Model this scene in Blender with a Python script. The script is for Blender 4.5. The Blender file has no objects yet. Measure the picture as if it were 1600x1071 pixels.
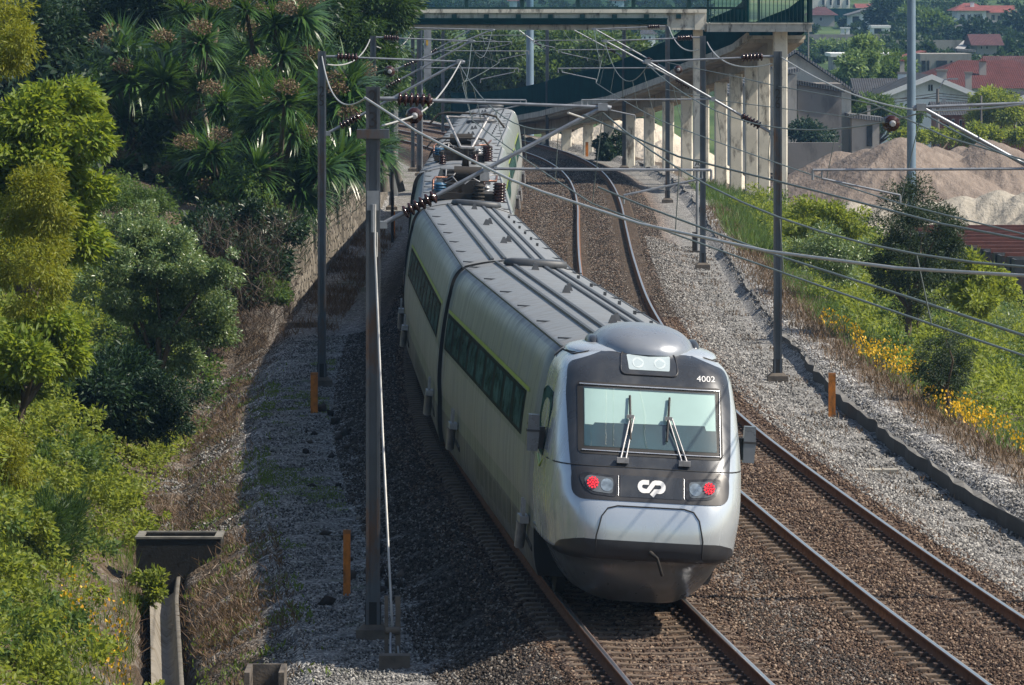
import bpy, bmesh, math, random
import numpy as np
from mathutils import Vector, Matrix
# ---------------------------------------------------------------- camera, sky, sun, exposure
SC = bpy.context.scene
COL = SC.collection
FP, HC, YH = 8750.0, 8.55, -15.0          # focal length in photo pixels, eye height, horizon row
cam = bpy.data.cameras.new("camera"); co = bpy.data.objects.new("camera", cam); COL.objects.link(co)
co.location = (0, 0, HC); co.rotation_euler = (math.pi/2, 0, 0)
cam.sensor_width = 36.0; cam.lens = 36.0*FP/1600; cam.shift_y = -(535.5-YH)/1600
cam.clip_start = 1.0; cam.clip_end = 6000
SC.camera = co
SUN_DIR = Vector((0.92, -0.13, 1.0)).normalized()
sun = bpy.data.lights.new("sun", 'SUN'); so = bpy.data.objects.new("sun", sun); COL.objects.link(so)
sun.energy = 5.0; sun.angle = math.radians(0.5); sun.color = (1.0, 0.90, 0.76)
so.rotation_euler = SUN_DIR.to_track_quat('Z', 'Y').to_euler()
W = bpy.data.worlds.new("World"); SC.world = W; W.use_nodes = True
_n = W.node_tree.nodes; _bg = _n["Background"]; _sky = _n.new("ShaderNodeTexSky")
_sky.sky_type = 'NISHITA'; _sky.sun_disc = False
_sky.sun_elevation = math.asin(SUN_DIR.z); _sky.sun_rotation = math.atan2(SUN_DIR.x, SUN_DIR.y)
_sky.air_density = 1.2; _sky.dust_density = 1.5
W.node_tree.links.new(_sky.outputs[0], _bg.inputs[0]); _bg.inputs[1].default_value = 0.09
SC.view_settings.view_transform = 'Standard'; SC.view_settings.look = 'None'
SC.view_settings.exposure = 0.58; SC.view_settings.gamma = 1.0
SC.cycles.max_bounces = 6; SC.cycles.transparent_max_bounces = 12
rng = np.random.default_rng(7); random.seed(7)

# ---------------------------------------------------------------- helpers
def P(x, y, z):
    d = FP*(HC-z)/(y-YH); return Vector(((x-800)/FP*d, d, z))
def Q(x, y, d):
    return Vector(((x-800)/FP*d, d, HC-(y-YH)*d/FP))
def tag(o, label=None, cat=None, group=None, kind=None):
    if label: o['label'] = label
    if cat: o['category'] = cat
    if group: o['group'] = group
    if kind: o['kind'] = kind
    return o
def empty(name, loc=(0,0,0), rz=0.0, label=None, cat=None, group=None):
    o = bpy.data.objects.new(name, None); COL.objects.link(o); o.empty_display_size = .3
    o.location = loc; o.rotation_euler = (0, 0, rz); return tag(o, label, cat, group)
def link(name, me, parent=None, mat=None):
    o = bpy.data.objects.new(name, me); COL.objects.link(o)
    if parent is not None: o.parent = parent
    if mat is not None and not me.materials:
        for m in (mat if isinstance(mat, (list, tuple)) else [mat]): me.materials.append(m)
    return o
def arrmesh(name, V, F, smooth=False, idx=None):
    V = np.asarray(V, dtype=np.float32); F = np.asarray(F, dtype=np.int32)
    me = bpy.data.meshes.new(name); k = F.shape[1]
    me.vertices.add(len(V)); me.vertices.foreach_set("co", V.ravel())
    me.loops.add(F.size); me.loops.foreach_set("vertex_index", F.ravel())
    me.polygons.add(len(F)); me.polygons.foreach_set("loop_start", np.arange(0, F.size, k, dtype=np.int32))
    me.polygons.foreach_set("loop_total", np.full(len(F), k, dtype=np.int32))
    if idx is not None: me.polygons.foreach_set("material_index", np.asarray(idx, dtype=np.int32))
    if smooth: me.polygons.foreach_set("use_smooth", np.ones(len(F), dtype=bool))
    me.update(calc_edges=True); me.validate(); return me
class MB:
    """collects simple shapes and links them as one mesh object"""
    def __init__(s): s.v = []; s.f = []; s.m = []; s.sm = []
    def add(s, vs, fs, m=0, smooth=False):
        b = len(s.v); s.v += [tuple(p) for p in vs]
        for f in fs: s.f.append([b+i for i in f]); s.m.append(m); s.sm.append(smooth)
    def box(s, c, d, m=0, rz=0.0, mat=None):
        c = Vector(c); h = Vector(d)/2; R = Matrix.Rotation(rz, 3, 'Z') if mat is None else mat
        vs = [c + R@Vector((sx*h.x, sy*h.y, sz*h.z)) for sx in (-1,1) for sy in (-1,1) for sz in (-1,1)]
        s.add(vs, [(0,1,3,2),(4,6,7,5),(0,4,5,1),(2,3,7,6),(0,2,6,4),(1,5,7,3)], m)
    def prism(s, pts, axis, m=0, smooth=False):
        """extrude a closed 3D polygon by vector axis"""
        n = len(pts); a = Vector(axis); vs = [Vector(p) for p in pts] + [Vector(p)+a for p in pts]
        fs = [tuple(range(n))[::-1], tuple(range(n, 2*n))] + [(i, (i+1) % n, n+(i+1) % n, n+i) for i in range(n)]
        s.add(vs, fs, m, smooth)
    def tube(s, pts, r, n=8, m=0, cap=True, smooth=True):
        pts = [Vector(p) for p in pts]; k = len(pts); rs = r if isinstance(r, (list, tuple)) else [r]*k
        vs = []; up = None
        for i, p in enumerate(pts):
            t = (pts[min(i+1, k-1)]-pts[max(i-1, 0)]).normalized()
            if up is None: up = Vector((0,0,1)) if abs(t.z) < .9 else Vector((1,0,0))
            a = t.cross(up).normalized(); b = a.cross(t).normalized(); up = b
            for j in range(n):
                q = 2*math.pi*j/n; vs.append(p + (a*math.cos(q)+b*math.sin(q))*rs[i])
        fs = [(i*n+j, i*n+(j+1) % n, (i+1)*n+(j+1) % n, (i+1)*n+j) for i in range(k-1) for j in range(n)]
        s.add(vs, fs, m, smooth)
        if cap: s.add(vs[:n], [tuple(range(n))[::-1]], m); s.add(vs[-n:], [tuple(range(n))], m)
    def discs(s, a, b, rb, rd, cnt, m=0):
        """ribbed insulator between two points"""
        a = Vector(a); b = Vector(b); pts = []; rs = []
        for i in range(cnt):
            for t, r in ((0, rb), (.25, rd), (.55, rd*.92), (.75, rb)):
                pts.append(a.lerp(b, (i+t)/cnt)); rs.append(r)
        pts.append(b); rs.append(rb); s.tube(pts, rs, 10, m)
    def build(s, name, mat, parent=None):
        me = bpy.data.meshes.new(name); me.from_pydata(s.v, [], s.f)
        for m in (mat if isinstance(mat, (list, tuple)) else [mat]): me.materials.append(m)
        me.polygons.foreach_set("material_index", np.array(s.m, dtype=np.int32))
        me.polygons.foreach_set("use_smooth", np.array(s.sm, dtype=bool)); me.update()
        o = bpy.data.objects.new(name, me); COL.objects.link(o)
        if parent is not None: o.parent = parent
        return o
def spline(tab):
    X = np.array([a for a, b in tab], float); Yv = np.array([b for a, b in tab], float)
    d = np.gradient(Yv, X)
    def f(x):
        x = np.asarray(x, float); i = np.clip(np.searchsorted(X, x)-1, 0, len(X)-2)
        h = X[i+1]-X[i]; t = np.clip((x-X[i])/h, 0, 1)
        return ((2*t**3-3*t**2+1)*Yv[i]+(t**3-2*t**2+t)*h*d[i]+(-2*t**3+3*t**2)*Yv[i+1]+(t**3-t**2)*h*d[i+1])
    return f
def lin(tab):
    X = [a for a, b in tab]; Yv = [b for a, b in tab]
    return lambda x: np.interp(x, X, Yv)

# ---------------------------------------------------------------- materials
class NT:
    def __init__(s, name):
        s.m = bpy.data.materials.new(name); s.m.use_nodes = True; s.t = s.m.node_tree; s.n = s.t.nodes
        s.b = s.n["Principled BSDF"]; s.out = s.n["Material Output"]
    def node(s, typ, **kw):
        n = s.n.new(typ)
        for k, v in kw.items(): setattr(n, k, v)
        return n
    def put(s, sock, v):
        if isinstance(v, bpy.types.NodeSocket): s.t.links.new(v, sock)
        else: sock.default_value = v
    def pos(s): return s.node("ShaderNodeNewGeometry").outputs["Position"]
    def obj(s): return s.node("ShaderNodeTexCoord").outputs["Object"]
    def scale(s, v, sc):
        m = s.node("ShaderNodeMapping"); s.put(m.inputs["Vector"], v); m.inputs["Scale"].default_value = sc; return m.outputs[0]
    def noise(s, v, sc, det=4, rough=.55, dist=0):
        n = s.node("ShaderNodeTexNoise"); s.put(n.inputs["Vector"], v); n.inputs["Scale"].default_value = sc
        n.inputs["Detail"].default_value = det; n.inputs["Roughness"].default_value = rough; n.inputs["Distortion"].default_value = dist
        return n.outputs["Fac"]
    def voro(s, v, sc, feat='F1'):
        n = s.node("ShaderNodeTexVoronoi"); n.feature = feat; s.put(n.inputs["Vector"], v); n.inputs["Scale"].default_value = sc; return n
    def ramp(s, f, stops):
        r = s.node("ShaderNodeValToRGB"); s.put(r.inputs[0], f); e = r.color_ramp.elements
        while len(e) < len(stops): e.new(.5)
        for el, (p, c) in zip(e, stops):
            el.position = p; el.color = (*c, 1) if len(c) == 3 else c
        return r.outputs[0]
    def rampf(s, f, a, b, x=0.0, y=1.0):
        r = s.node("ShaderNodeMapRange"); s.put(r.inputs[0], f)
        for i, v in zip((1, 2, 3, 4), (a, b, x, y)): r.inputs[i].default_value = v
        return r.outputs[0]
    def mix(s, f, a, b, bl='MIX'):
        m = s.node("ShaderNodeMix"); m.data_type = 'RGBA'; m.blend_type = bl
        s.put(m.inputs[0], f)
        for i, c in ((6, a), (7, b)):
            s.put(m.inputs[i], (*c, 1) if isinstance(c, tuple) and len(c) == 3 else c)
        return m.outputs[2]
    def math(s, op, a, b=0.0):
        m = s.node("ShaderNodeMath"); m.operation = op; s.put(m.inputs[0], a); s.put(m.inputs[1], b); return m.outputs[0]
    def attr(s, name): 
        a = s.node("ShaderNodeAttribute"); a.attribute_name = name; return a.outputs["Fac"]
    def sep(s, v):
        n = s.node("ShaderNodeSeparateXYZ"); s.put(n.inputs[0], v); return n.outputs
    def bump(s, h, st=.5, dist=.02):
        b = s.node("ShaderNodeBump"); s.put(b.inputs["Height"], h); b.inputs["Strength"].default_value = st; b.inputs["Distance"].default_value = dist
        s.t.links.new(b.outputs[0], s.b.inputs["Normal"])
    def done(s, col=None, rough=None, metal=None, spec=None):
        if col is not None: s.put(s.b.inputs["Base Color"], (*col, 1) if isinstance(col, tuple) and len(col) == 3 else col)
        if rough is not None: s.put(s.b.inputs["Roughness"], rough)
        if metal is not None: s.put(s.b.inputs["Metallic"], metal)
        if spec is not None: s.b.inputs["Specular IOR Level"].default_value = spec
        return s.m
def simple(name, c, rough=.6, metal=0.0, var=.25, sc=3.0, bump=0.0, spec=.5, dirt=None, dsc=1.5):
    t = NT(name); v = t.pos(); n = t.noise(v, sc, 5)
    lo = tuple(x*(1-var) for x in c); hi = tuple(min(1, x*(1+var)) for x in c)
    col = t.ramp(n, [(.3, lo), (.7, hi)])
    if dirt:
        d = t.rampf(t.noise(t.scale(v, (1, 1, .35)), dsc, 6, .7), .52, .68)
        col = t.mix(d, col, dirt)
    if bump: t.bump(t.noise(v, sc*6, 4), bump, .02)
    return t.done(col, t.rampf(n, .3, .7, max(0, rough-.08), min(1, rough+.08)), metal, spec)
def leafmat(name, c1, c2, c3, trans=.35, rough=.5, spec=.3):
    """leaf colour varies leaf by leaf; part of the light goes through"""
    t = NT(name); g = t.node("ShaderNodeNewGeometry"); r = g.outputs["Random Per Island"]
    col = t.ramp(r, [(.0, c1), (.5, c2), (1.0, c3)])
    big = t.rampf(t.noise(g.outputs["Position"], .9, 3), .35, .65)
    col = t.mix(t.math('MULTIPLY', big, .35), col, tuple(x*.62 for x in c2))
    t.done(col, rough, 0, spec)
    tr = t.node("ShaderNodeBsdfTranslucent"); t.put(tr.inputs[0], t.mix(.6, col, (c3[0]*1.3, c3[1]*1.25, c3[2]*.5)))
    mx = t.node("ShaderNodeMixShader"); mx.inputs[0].default_value = trans
    t.t.links.new(t.b.outputs[0], mx.inputs[1]); t.t.links.new(tr.outputs[0], mx.inputs[2]); t.t.links.new(mx.outputs[0], t.out.inputs[0])
    return t.m
# ---------------------------------------------------------------- line of the railway
C = spline([(30,10.0),(40,9.15),(50,8.3),(60,7.45),(68.9,6.74),(77.1,6.07),(94.8,4.81),(113.3,3.73),(130,3.2),(150.5,2.92),(176,3.0),(202,3.25),
            (225,3.5),(243,3.55),(257,3.45),(273,3.07),(292,2.1),(307,.78),(325,-1.3),(350,-4.8),(373,-8.6),(420,-18),(460,-27)])
GAP = 4.4
cantR = lin([(60,-.03),(130,-.03),(190,0),(270,.14),(460,.14)])
cantL = lin([(60,.02),(80,-.02),(110,-.06),(160,-.06),(200,0),(270,.14),(460,.14)])
def CL(y): return C(y)-GAP
# cross-section of the ground, offset u from the right-hand track centre
xs_mid = lin([(-8.9,-.72),(-7.3,-.70),(-6.9,-.62),(-6.0,-.25),(-5.7,-.21),(-3.1,-.21),(-2.2,-.24),(-1.3,-.21),(-.75,-.212),(-.45,-.185),(0,-.16),(.2,-.175),(.42,-.212),(1.3,-.21),(1.7,-.25),(2.75,-.6),(3.85,-.62)])
xs_left_open = lin([(-60,9),(-40,8),(-25,6.2),(-19,3.9),(-14,.5),(-12.6,-.7),(-11.9,-1.3),(-11.5,-1.6),(-10.35,-1.6),(-10.0,-1.35),(-9.6,-1.1),(-9.0,-.82),(-8.9,-.78)])
xs_left_wall = lin([(-60,7),(-40,6),(-20,4.2),(-14,2.6),(-9.45,1.9),(-9.35,1.9),(-9.3,-.7),(-8.9,-.7)])
xs_right = lin([(3.85,-.62),(4.15,-.36),(5.2,-.45),(7.5,-1.0),(10,-1.9),(13,-3.0),(17,-3.9),(25,-4.2),(60,-4.4),(120,-4.6)])
def ground_z(X, Y):
    X = np.asarray(X, float); Y = np.asarray(Y, float); u = X-C(Y)
    w = np.clip((Y-146)/14, 0, 1); w = w*w*(3-2*w)
    left = xs_left_open(u)*(1-w)+xs_left_wall(u)*w
    left = left-.5*np.clip((.42-np.abs(u+10.75))/.2, 0, 1)*np.clip((99-Y)/1.5, 0, 1)
    z = np.where(u < -8.9, left, np.where(u > 3.85, xs_right(u), xs_mid(u)))
    far = np.clip((Y-330)/80, 0, 1)                       # beyond the railway the land opens out
    hill = hill_z(Y)
    side = np.clip((np.abs(u+2)-9)/10, 0, 1)
    z = z*(1-far*side)+hill*far*side
    far2 = np.clip((Y-400)/20, 0, 1)
    return z*(1-far2)+hill*far2
hill_z = lin([(0,-4.2),(330,-4.4),(420,-5.8),(480,-5.2),(560,-2.8),(640,-1.3),(760,-.22),(900,.84),(980,2.17),(1060,4.5),(1100,5.2),(1250,9),(1500,14)])
def gz(x, y): return float(ground_z(x, y))

# ---------------------------------------------------------------- ground sheet
def make_ground():
    us = np.unique(np.concatenate([np.linspace(-60,-20,9), np.linspace(-20,-11.3,32), np.linspace(-11.2,-9.5,18), np.array([-9.45,-9.35,-9.3,-9.2]), np.linspace(-9,-5.6,35), np.linspace(-5.5,3.8,40), np.linspace(3.85,14,52), np.linspace(15,120,24)]))
    ys = np.concatenate([np.linspace(30,56,12), np.linspace(57,150,312), np.linspace(150.6,250,160), np.linspace(251,460,110)])
    U, Yv = np.meshgrid(us, ys); X = U+C(Yv); Z = ground_z(X, Yv)
    a = np.sin(X*2.1+Yv*.7)*np.cos(Yv*1.3-X*.8)+.6*np.sin(X*5.3-Yv*3.1)+.5*np.cos(Yv*6.1+X*2.2)
    amp = np.where((U > -6.0) & (U < 1.8), .006, np.where((U > -9) & (U < 4.2), .016, .07)); Z = Z+a*amp
    # lumps along the foot of the ballast
    V = np.stack([X, Yv, Z], -1).reshape(-1, 3); n, m = U.shape
    i = np.arange(n-1)[:, None]*m+np.arange(m-1)[None]; F = np.stack([i, i+1, i+m+1, i+m], -1).reshape(-1, 4)
    me = arrmesh("ground", V, F, True)
    def att(nm, vals):
        at = me.attributes.new(nm, 'FLOAT', 'POINT'); at.data.foreach_set("value", vals.astype(np.float32).ravel())
    du = np.minimum(np.abs(U), np.abs(U+GAP))
    rust = np.clip(1-(du-1.5)/1.3, 0, 1); rust = np.where(Yv > 150, np.clip(rust+(Yv-150)/200*(du < 3), 0, 1), rust)
    att("rust", rust)
    att("soil", np.clip((np.maximum(-9.0-U, U-4.5))/.5, 0, 1))
    att("path", np.clip(1-np.abs(U-3.3)/.7, 0, 1)+np.clip(1-np.abs(U+8.0)/1.1, 0, 1))
    att("grease", np.clip(1-np.abs(U+2.25)/.5, 0, 1)*(Yv < 150))
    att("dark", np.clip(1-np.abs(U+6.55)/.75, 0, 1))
    att("left", np.clip(-(U+5.9)/.6, 0, 1))
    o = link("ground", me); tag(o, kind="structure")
    t = NT("ground gravel"); v = t.pos()
    vo = t.voro(v, 14); vc = t.sep(vo.outputs["Color"]); vo2 = t.voro(v, 31)
    r = t.math('MULTIPLY', t.math('ADD', vc[0], t.sep(vo2.outputs["Color"])[1]), .5)
    grey = t.ramp(r, [(.2, (.035,.035,.04)), (.45, (.15,.15,.155)), (.65, (.30,.30,.295)), (.85, (.60,.59,.56))])
    rusty = t.ramp(r, [(.2, (.012,.007,.005)), (.45, (.055,.031,.019)), (.68, (.115,.068,.042)), (.88, (.34,.25,.175))])
    n1 = t.noise(v, 1.1, 5, .6)
    rf = t.math('MULTIPLY', t.attr("rust"), t.rampf(n1, .3, .6, .8, 1.0))
    col = t.mix(rf, grey, rusty)
    gn = t.math('MULTIPLY', t.attr("grease"), t.rampf(t.noise(v, .55, 3), .42, .6))
    col = t.mix(t.math('MULTIPLY', gn, .75), col, (.022,.02,.019))
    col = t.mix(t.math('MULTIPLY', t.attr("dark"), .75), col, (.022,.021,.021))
    pth = t.ramp(t.noise(v, 9, 6, .7), [(.3, (.09,.088,.08)), (.55, (.20,.195,.18)), (.75, (.33,.32,.30))])
    col = t.mix(t.math('MULTIPLY', t.attr("path"), t.rampf(t.noise(v, 1.7, 4), .35, .6, .2, .85)), col, pth)
    moss = t.math('MULTIPLY', t.attr("path"), t.rampf(t.noise(v, .8, 5, .65), .54, .66, 0, .8))
    col = t.mix(t.math('MULTIPLY', moss, t.attr("left")), col, (.05,.075,.022))
    soil = t.ramp(t.noise(v, 4, 6, .7), [(.3, (.035,.026,.018)), (.5, (.09,.066,.045)), (.7, (.17,.135,.10))])
    col = t.mix(t.math('MULTIPLY', t.attr("soil"), t.rampf(t.noise(v, 1.3, 4), .3, .55, .55, 1)), col, soil)
    d = t.math('ADD', t.math('MULTIPLY', vo.outputs["Distance"], -1.0), t.math('MULTIPLY', vo2.outputs["Distance"], -.5))
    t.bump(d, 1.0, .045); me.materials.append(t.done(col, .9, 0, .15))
    return o
make_ground()
def make_hill():
    xs = np.linspace(-500, 700, 90); ys = np.concatenate([np.linspace(455,1300,100), np.linspace(1320,1500,12)])
    X, Yv = np.meshgrid(xs, ys); Z = hill_z(Yv)+(np.sin(X*.021+1)+np.sin(X*.043+Yv*.01))*np.clip((Yv-1100)/300, 0, 6)*2.2-np.where(Yv < 460, .4, 0)
    n, m = X.shape; i = np.arange(n-1)[:, None]*m+np.arange(m-1)[None]
    me = arrmesh("hillside", np.stack([X, Yv, Z], -1).reshape(-1, 3), np.stack([i, i+1, i+m+1, i+m], -1).reshape(-1, 4), True)
    t = NT("hillside fields"); v = t.pos()
    col = t.ramp(t.noise(t.scale(v, (.03,.03,.1)), 1.0, 6, .6), [(.35, (.018,.035,.016)), (.5, (.05,.085,.03)), (.62, (.09,.13,.05)), (.75, (.14,.13,.08))])
    me.materials.append(t.done(col, .95, 0, .1)); tag(link("hillside", me), kind="structure")
    # one big sheet under everything else
    b = MB(); b.add([(-800,-60,-9),(900,-60,-9),(900,1600,-9),(-800,1600,-9)], [(0,1,2,3)])
    tag(b.build("terrain", simple("terrain earth", (.08,.09,.05), .95, var=.3, sc=.05)), kind="structure")
    sd = MB()                                                   # side land left and right of the corridor sheet
    for x0, x1 in ((110, 700), (-500, -45)):
        zz = -4.7 if x0 > 0 else 8.5
        sd.add([(x0,20,zz),(x1,20,zz),(x1,470,zz-1.4 if x0 > 0 else -6),(x0,470,zz-1.4 if x0 > 0 else -6)], [(0,1,2,3)])
    tag(sd.build("field", simple("field grass", (.06,.09,.03), .95, var=.4, sc=.2)), kind="structure")
make_hill()

# ---------------------------------------------------------------- rails and sleepers
t = NT("rail steel"); g = t.node("ShaderNodeNewGeometry"); nz = t.sep(g.outputs["Normal"])[2]
top = t.rampf(nz, .93, .97); nn = t.noise(g.outputs["Position"], 6, 5)
hgt = t.attr("head"); shiny = t.math('MULTIPLY', top, hgt)
RAIL = t.done(t.mix(shiny, t.ramp(nn, [(.3, (.11,.050,.028)), (.7, (.20,.098,.056))]), (.62,.62,.64)), t.rampf(shiny, 0, 1, .85, .28), shiny, .08)
def rail(center, off, cant, label):
    prof = [(-.07,-.17),(.07,-.17),(.07,-.155),(.012,-.135),(.012,-.045),(.037,-.034),(.037,-.006),(.028,0),(-.028,0),(-.037,-.006),(-.037,-.034),(-.012,-.045),(-.012,-.135),(-.07,-.155)]
    ys = np.concatenate([np.arange(40, 160, 1.5), np.arange(160, 455, 2.5)]); k = len(prof)
    V = []; hd = []
    for y in ys:
        cx = float(center(y)); c = float(cant(y)); sl = float(center(y+.5)-center(y-.5)); nx, ny = 1/math.hypot(1, sl), -sl/math.hypot(1, sl)
        for a, b in prof:
            V.append((cx+(off+a)*nx, y+(off+a)*ny, b+c*(off+a)/1.74)); hd.append(1.0 if b > -.004 else 0.0)
    F = [(i*k+j, i*k+(j+1) % k, (i+1)*k+(j+1) % k, (i+1)*k+j) for i in range(len(ys)-1) for j in range(k)]
    me = arrmesh("rail", V, F); at = me.attributes.new("head", 'FLOAT', 'POINT'); at.data.foreach_set("value", np.array(hd, dtype=np.float32))
    tag(link("rail", me, None, RAIL), label, "rail", "rails of the two tracks")
rail(C, .87, cantR, "rusty steel rail furthest right, beside the grey gravel shoulder and drain")
rail(C, -.87, cantR, "rusty inner rail of the empty right-hand track, nearest the train")
rail(CL, .87, cantL, "rail under the right wheels of the silver train")
rail(CL, -.87, cantL, "rail under the left wheels of the silver train")
SLP = simple("sleeper concrete", (.105,.075,.052), .9, var=.45, sc=5, bump=.4, dirt=(.05,.035,.026), dsc=6)
IRON = simple("rusty iron", (.05,.03,.022), .85, var=.4, sc=9)
def sleeper_mesh():
    b = MB(); st = [(-1.3,-.215,.12),(-1.25,-.19,.13),(-.62,-.178,.13),(-.42,-.195,.12),(-.2,-.2,.11),(.2,-.2,.11),(.42,-.195,.12),(.62,-.178,.13),(1.25,-.19,.13),(1.3,-.215,.12)]
    vs = []
    for x, z, w in st: vs += [(x,-w,-.4),(x,-w*.82,z),(x,w*.82,z),(x,w,-.4)]
    fs = [(i*4+j, i*4+j+1, (i+1)*4+j+1, (i+1)*4+j) for i in range(len(st)-1) for j in range(3)]+[(0,1,2,3),tuple(len(vs)-1-q for q in range(4))]
    b.add(vs, fs)
    for sgn in (-1, 1):
        for q in (-1, 1): b.box((sgn*.87+q*.13, 0, -.155), (.11,.16,.06), 1); b.tube([(sgn*.87+q*.12,0,-.15),(sgn*.87+q*.12,0,-.085)], .02, 6, 1)
    return b
sb = sleeper_mesh(); s0 = sb.build("sleeper", [SLP, IRON]); smesh = s0.data; bpy.data.objects.remove(s0)
rest_V = []; rest_F = []
basev = np.array([v.co[:] for v in smesh.vertices]); basef = [tuple(p.vertices) for p in smesh.polygons]
restb = MB()
for center, cant, lim, lab, grp in ((C, cantR, (62, 158), "concrete sleeper in the ballast of the empty right-hand track", "sleepers of the right-hand track"),
                                    (CL, cantL, (60, 140), "concrete sleeper in the ballast of the track the train stands on", "sleepers of the left-hand track")):
    y = 44.0; i = 0
    while y < 250:
        sl = float(center(y+.5)-center(y-.5)); cx = float(center(y)); a = -math.atan(sl); tilt = -math.atan(float(cant(y))/1.74)
        if lim[0] <= y <= lim[1]:
            o = bpy.data.objects.new("sleeper", smesh); COL.objects.link(o)
            o.location = (cx, y, random.uniform(-.004,.004)); o.rotation_euler = (0, tilt, a)
            tag(o, lab, "sleeper", grp)
        else:
            M = Matrix.Translation((cx, y, 0)) @ Matrix.Rotation(a, 4, 'Z') @ Matrix.Rotation(tilt, 4, 'Y')
            restb.add([M @ Vector(v) for v in basev], basef[:29], 0)
        y += .6*math.cos(math.atan(sl))
o = restb.build("far_sleepers", SLP); tag(o, "concrete sleepers further along both tracks", "sleepers", kind="stuff")
# ---------------------------------------------------------------- loose stones on the ballast and paths
def stonemat(name, stops):
    t = NT(name); g = t.node("ShaderNodeNewGeometry"); return t.done(t.ramp(g.outputs["Random Per Island"], stops), .85, 0, .25)
GREYST = stonemat("grey ballast stone", [(0,(.04,.039,.04)),(.4,(.12,.118,.115)),(.75,(.21,.207,.20)),(1,(.42,.41,.39))])
RUSTST = stonemat("rusty ballast stone", [(0,(.016,.010,.008)),(.45,(.058,.036,.025)),(.8,(.115,.075,.052)),(1,(.29,.225,.17))])
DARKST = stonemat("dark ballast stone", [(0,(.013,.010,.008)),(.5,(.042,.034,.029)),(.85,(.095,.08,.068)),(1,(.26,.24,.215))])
_OCT = np.array([[1,0,0],[-1,0,0],[0,1,0],[0,-1,0],[0,0,1],[0,0,-1]], float); _OF = np.array([[0,2,4],[2,1,4],[1,3,4],[3,0,4],[2,0,5],[1,2,5],[3,1,5],[0,3,5]])
def stones(label, n, u0, u1, y0, y1, mat, size, keep=None, power=1.0):
    u = rng.uniform(u0, u1, n); y = y0+(y1-y0)*rng.random(n)**power
    if keep is not None: k = rng.random(n) < keep(u, y); u, y = u[k], y[k]
    n = len(u); x = u+C(y); z = ground_z(x, y); s = size*rng.uniform(.55, 1.5, n)
    q = rng.normal(size=(n, 4)); q /= np.linalg.norm(q, axis=1, keepdims=True); w, a, b_, c = q.T
    R = np.stack([1-2*(b_*b_+c*c), 2*(a*b_-c*w), 2*(a*c+b_*w), 2*(a*b_+c*w), 1-2*(a*a+c*c), 2*(b_*c-a*w), 2*(a*c-b_*w), 2*(b_*c+a*w), 1-2*(a*a+b_*b_)], -1).reshape(n, 3, 3)
    L = _OCT[None]*rng.uniform(.55, 1.1, (n, 6, 1))*np.array([1, .8, .7])*s[:, None, None]*.5
    V = np.einsum('nij,nkj->nki', R, L)+np.stack([x, y, z+s*.12], -1)[:, None]; F = (np.arange(n)[:, None, None]*6+_OF[None]).reshape(-1, 3)
    o = link("ballast_stones", arrmesh("ballast_stones", V.reshape(-1, 3), F), None, mat); tag(o, label, "stones", kind="stuff")
near_rail = lambda u: np.minimum(np.abs(u), np.abs(u+GAP))
okr = lambda u: (np.abs(np.abs(u)-.87) > .10) & (np.abs(np.abs(u+GAP)-.87) > .10)
stones("rusty brown ballast stones along both tracks", 150000, -6.3, 1.9, 62, 150, RUSTST, .062, lambda u, y: okr(u)*np.clip(1.35-(near_rail(u)-1.4)/1.2, .1, 1)*np.where(near_rail(u) < .8, np.where(u > -1, 1.0, .35), np.where(near_rail(u) < 1.35, .35, 1.0)), 1.5)
stones("dark oily ballast stones between the two tracks", 20000, -2.9, -1.6, 62, 130, DARKST, .06, lambda u, y: (np.sin(y*.9)+np.sin(y*.37+u*3) > -.3)*.9, 1.5)
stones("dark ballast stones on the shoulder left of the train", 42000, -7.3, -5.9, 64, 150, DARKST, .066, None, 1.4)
stones("pale grey ballast stones on the right-hand shoulder", 52000, 1.5, 3.8, 68, 200, GREYST, .07, lambda u, y: np.clip(1.5-(u-2.3)/.9, .18, 1), 1.7)
stones("grey stones scattered on the left path", 38000, -9.4, -7.0, 64, 150, GREYST, .055, None, 1.5)
stones("grey stones between gutter and dry weeds", 16000, 4.0, 5.2, 80, 190, GREYST, .065, None, 1.6)
stones("rusty ballast stones further along the curve", 90000, -6.3, 2.2, 150, 290, DARKST, .065, lambda u, y: okr(u), 1.3)
stones("grey rubble strewn down the slope left of the path", 15000, -11.2, -9.2, 98, 146, GREYST, .08, lambda u, y: (np.sin(u*2.2+y*.6)+np.sin(y*.23)*.8 > -.3)*.9)
stones("dark clods of soil lying along the left path", 70, -8.4, -6.9, 84, 125, DARKST, .28, lambda u, y: np.clip(1-np.abs(u+7.3)/1.1, .1, 1))
# ---------------------------------------------------------------- the train
def paint(name, c, rough, metal, dirt=.25, dcol=(.06,.05,.04), sc=1.2):
    t = NT(name); v = t.obj()
    n = t.noise(t.scale(v, (1, .5, 1)), sc, 4, .5); n2 = t.noise(t.scale(v, (2.5, 2.5, .5)), 1.6, 3, .5)
    col = t.mix(t.rampf(n, .35, .75, 0, .35), c, tuple(x*.72 for x in c))
    col = t.mix(t.rampf(n2, .5, .78, 0, dirt), col, dcol)
    t.bump(t.noise(v, .5, 2), .02, .05)
    return t.done(col, t.rampf(n2, .35, .7, max(.05, rough-.07), rough+.12), metal)
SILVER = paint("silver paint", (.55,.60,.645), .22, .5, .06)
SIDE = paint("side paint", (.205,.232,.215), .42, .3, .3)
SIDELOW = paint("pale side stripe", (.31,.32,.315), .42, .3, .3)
ROOF = paint("roof paint", (.215,.228,.24), .50, .25, .28, (.10,.09,.08), .8)
MASK = paint("charcoal mask", (.048,.054,.064), .30, .35, .18, (.17,.16,.15), 2.0)
DARKP = paint("dark bumper paint", (.030,.031,.036), .42, .1, .3)
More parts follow.
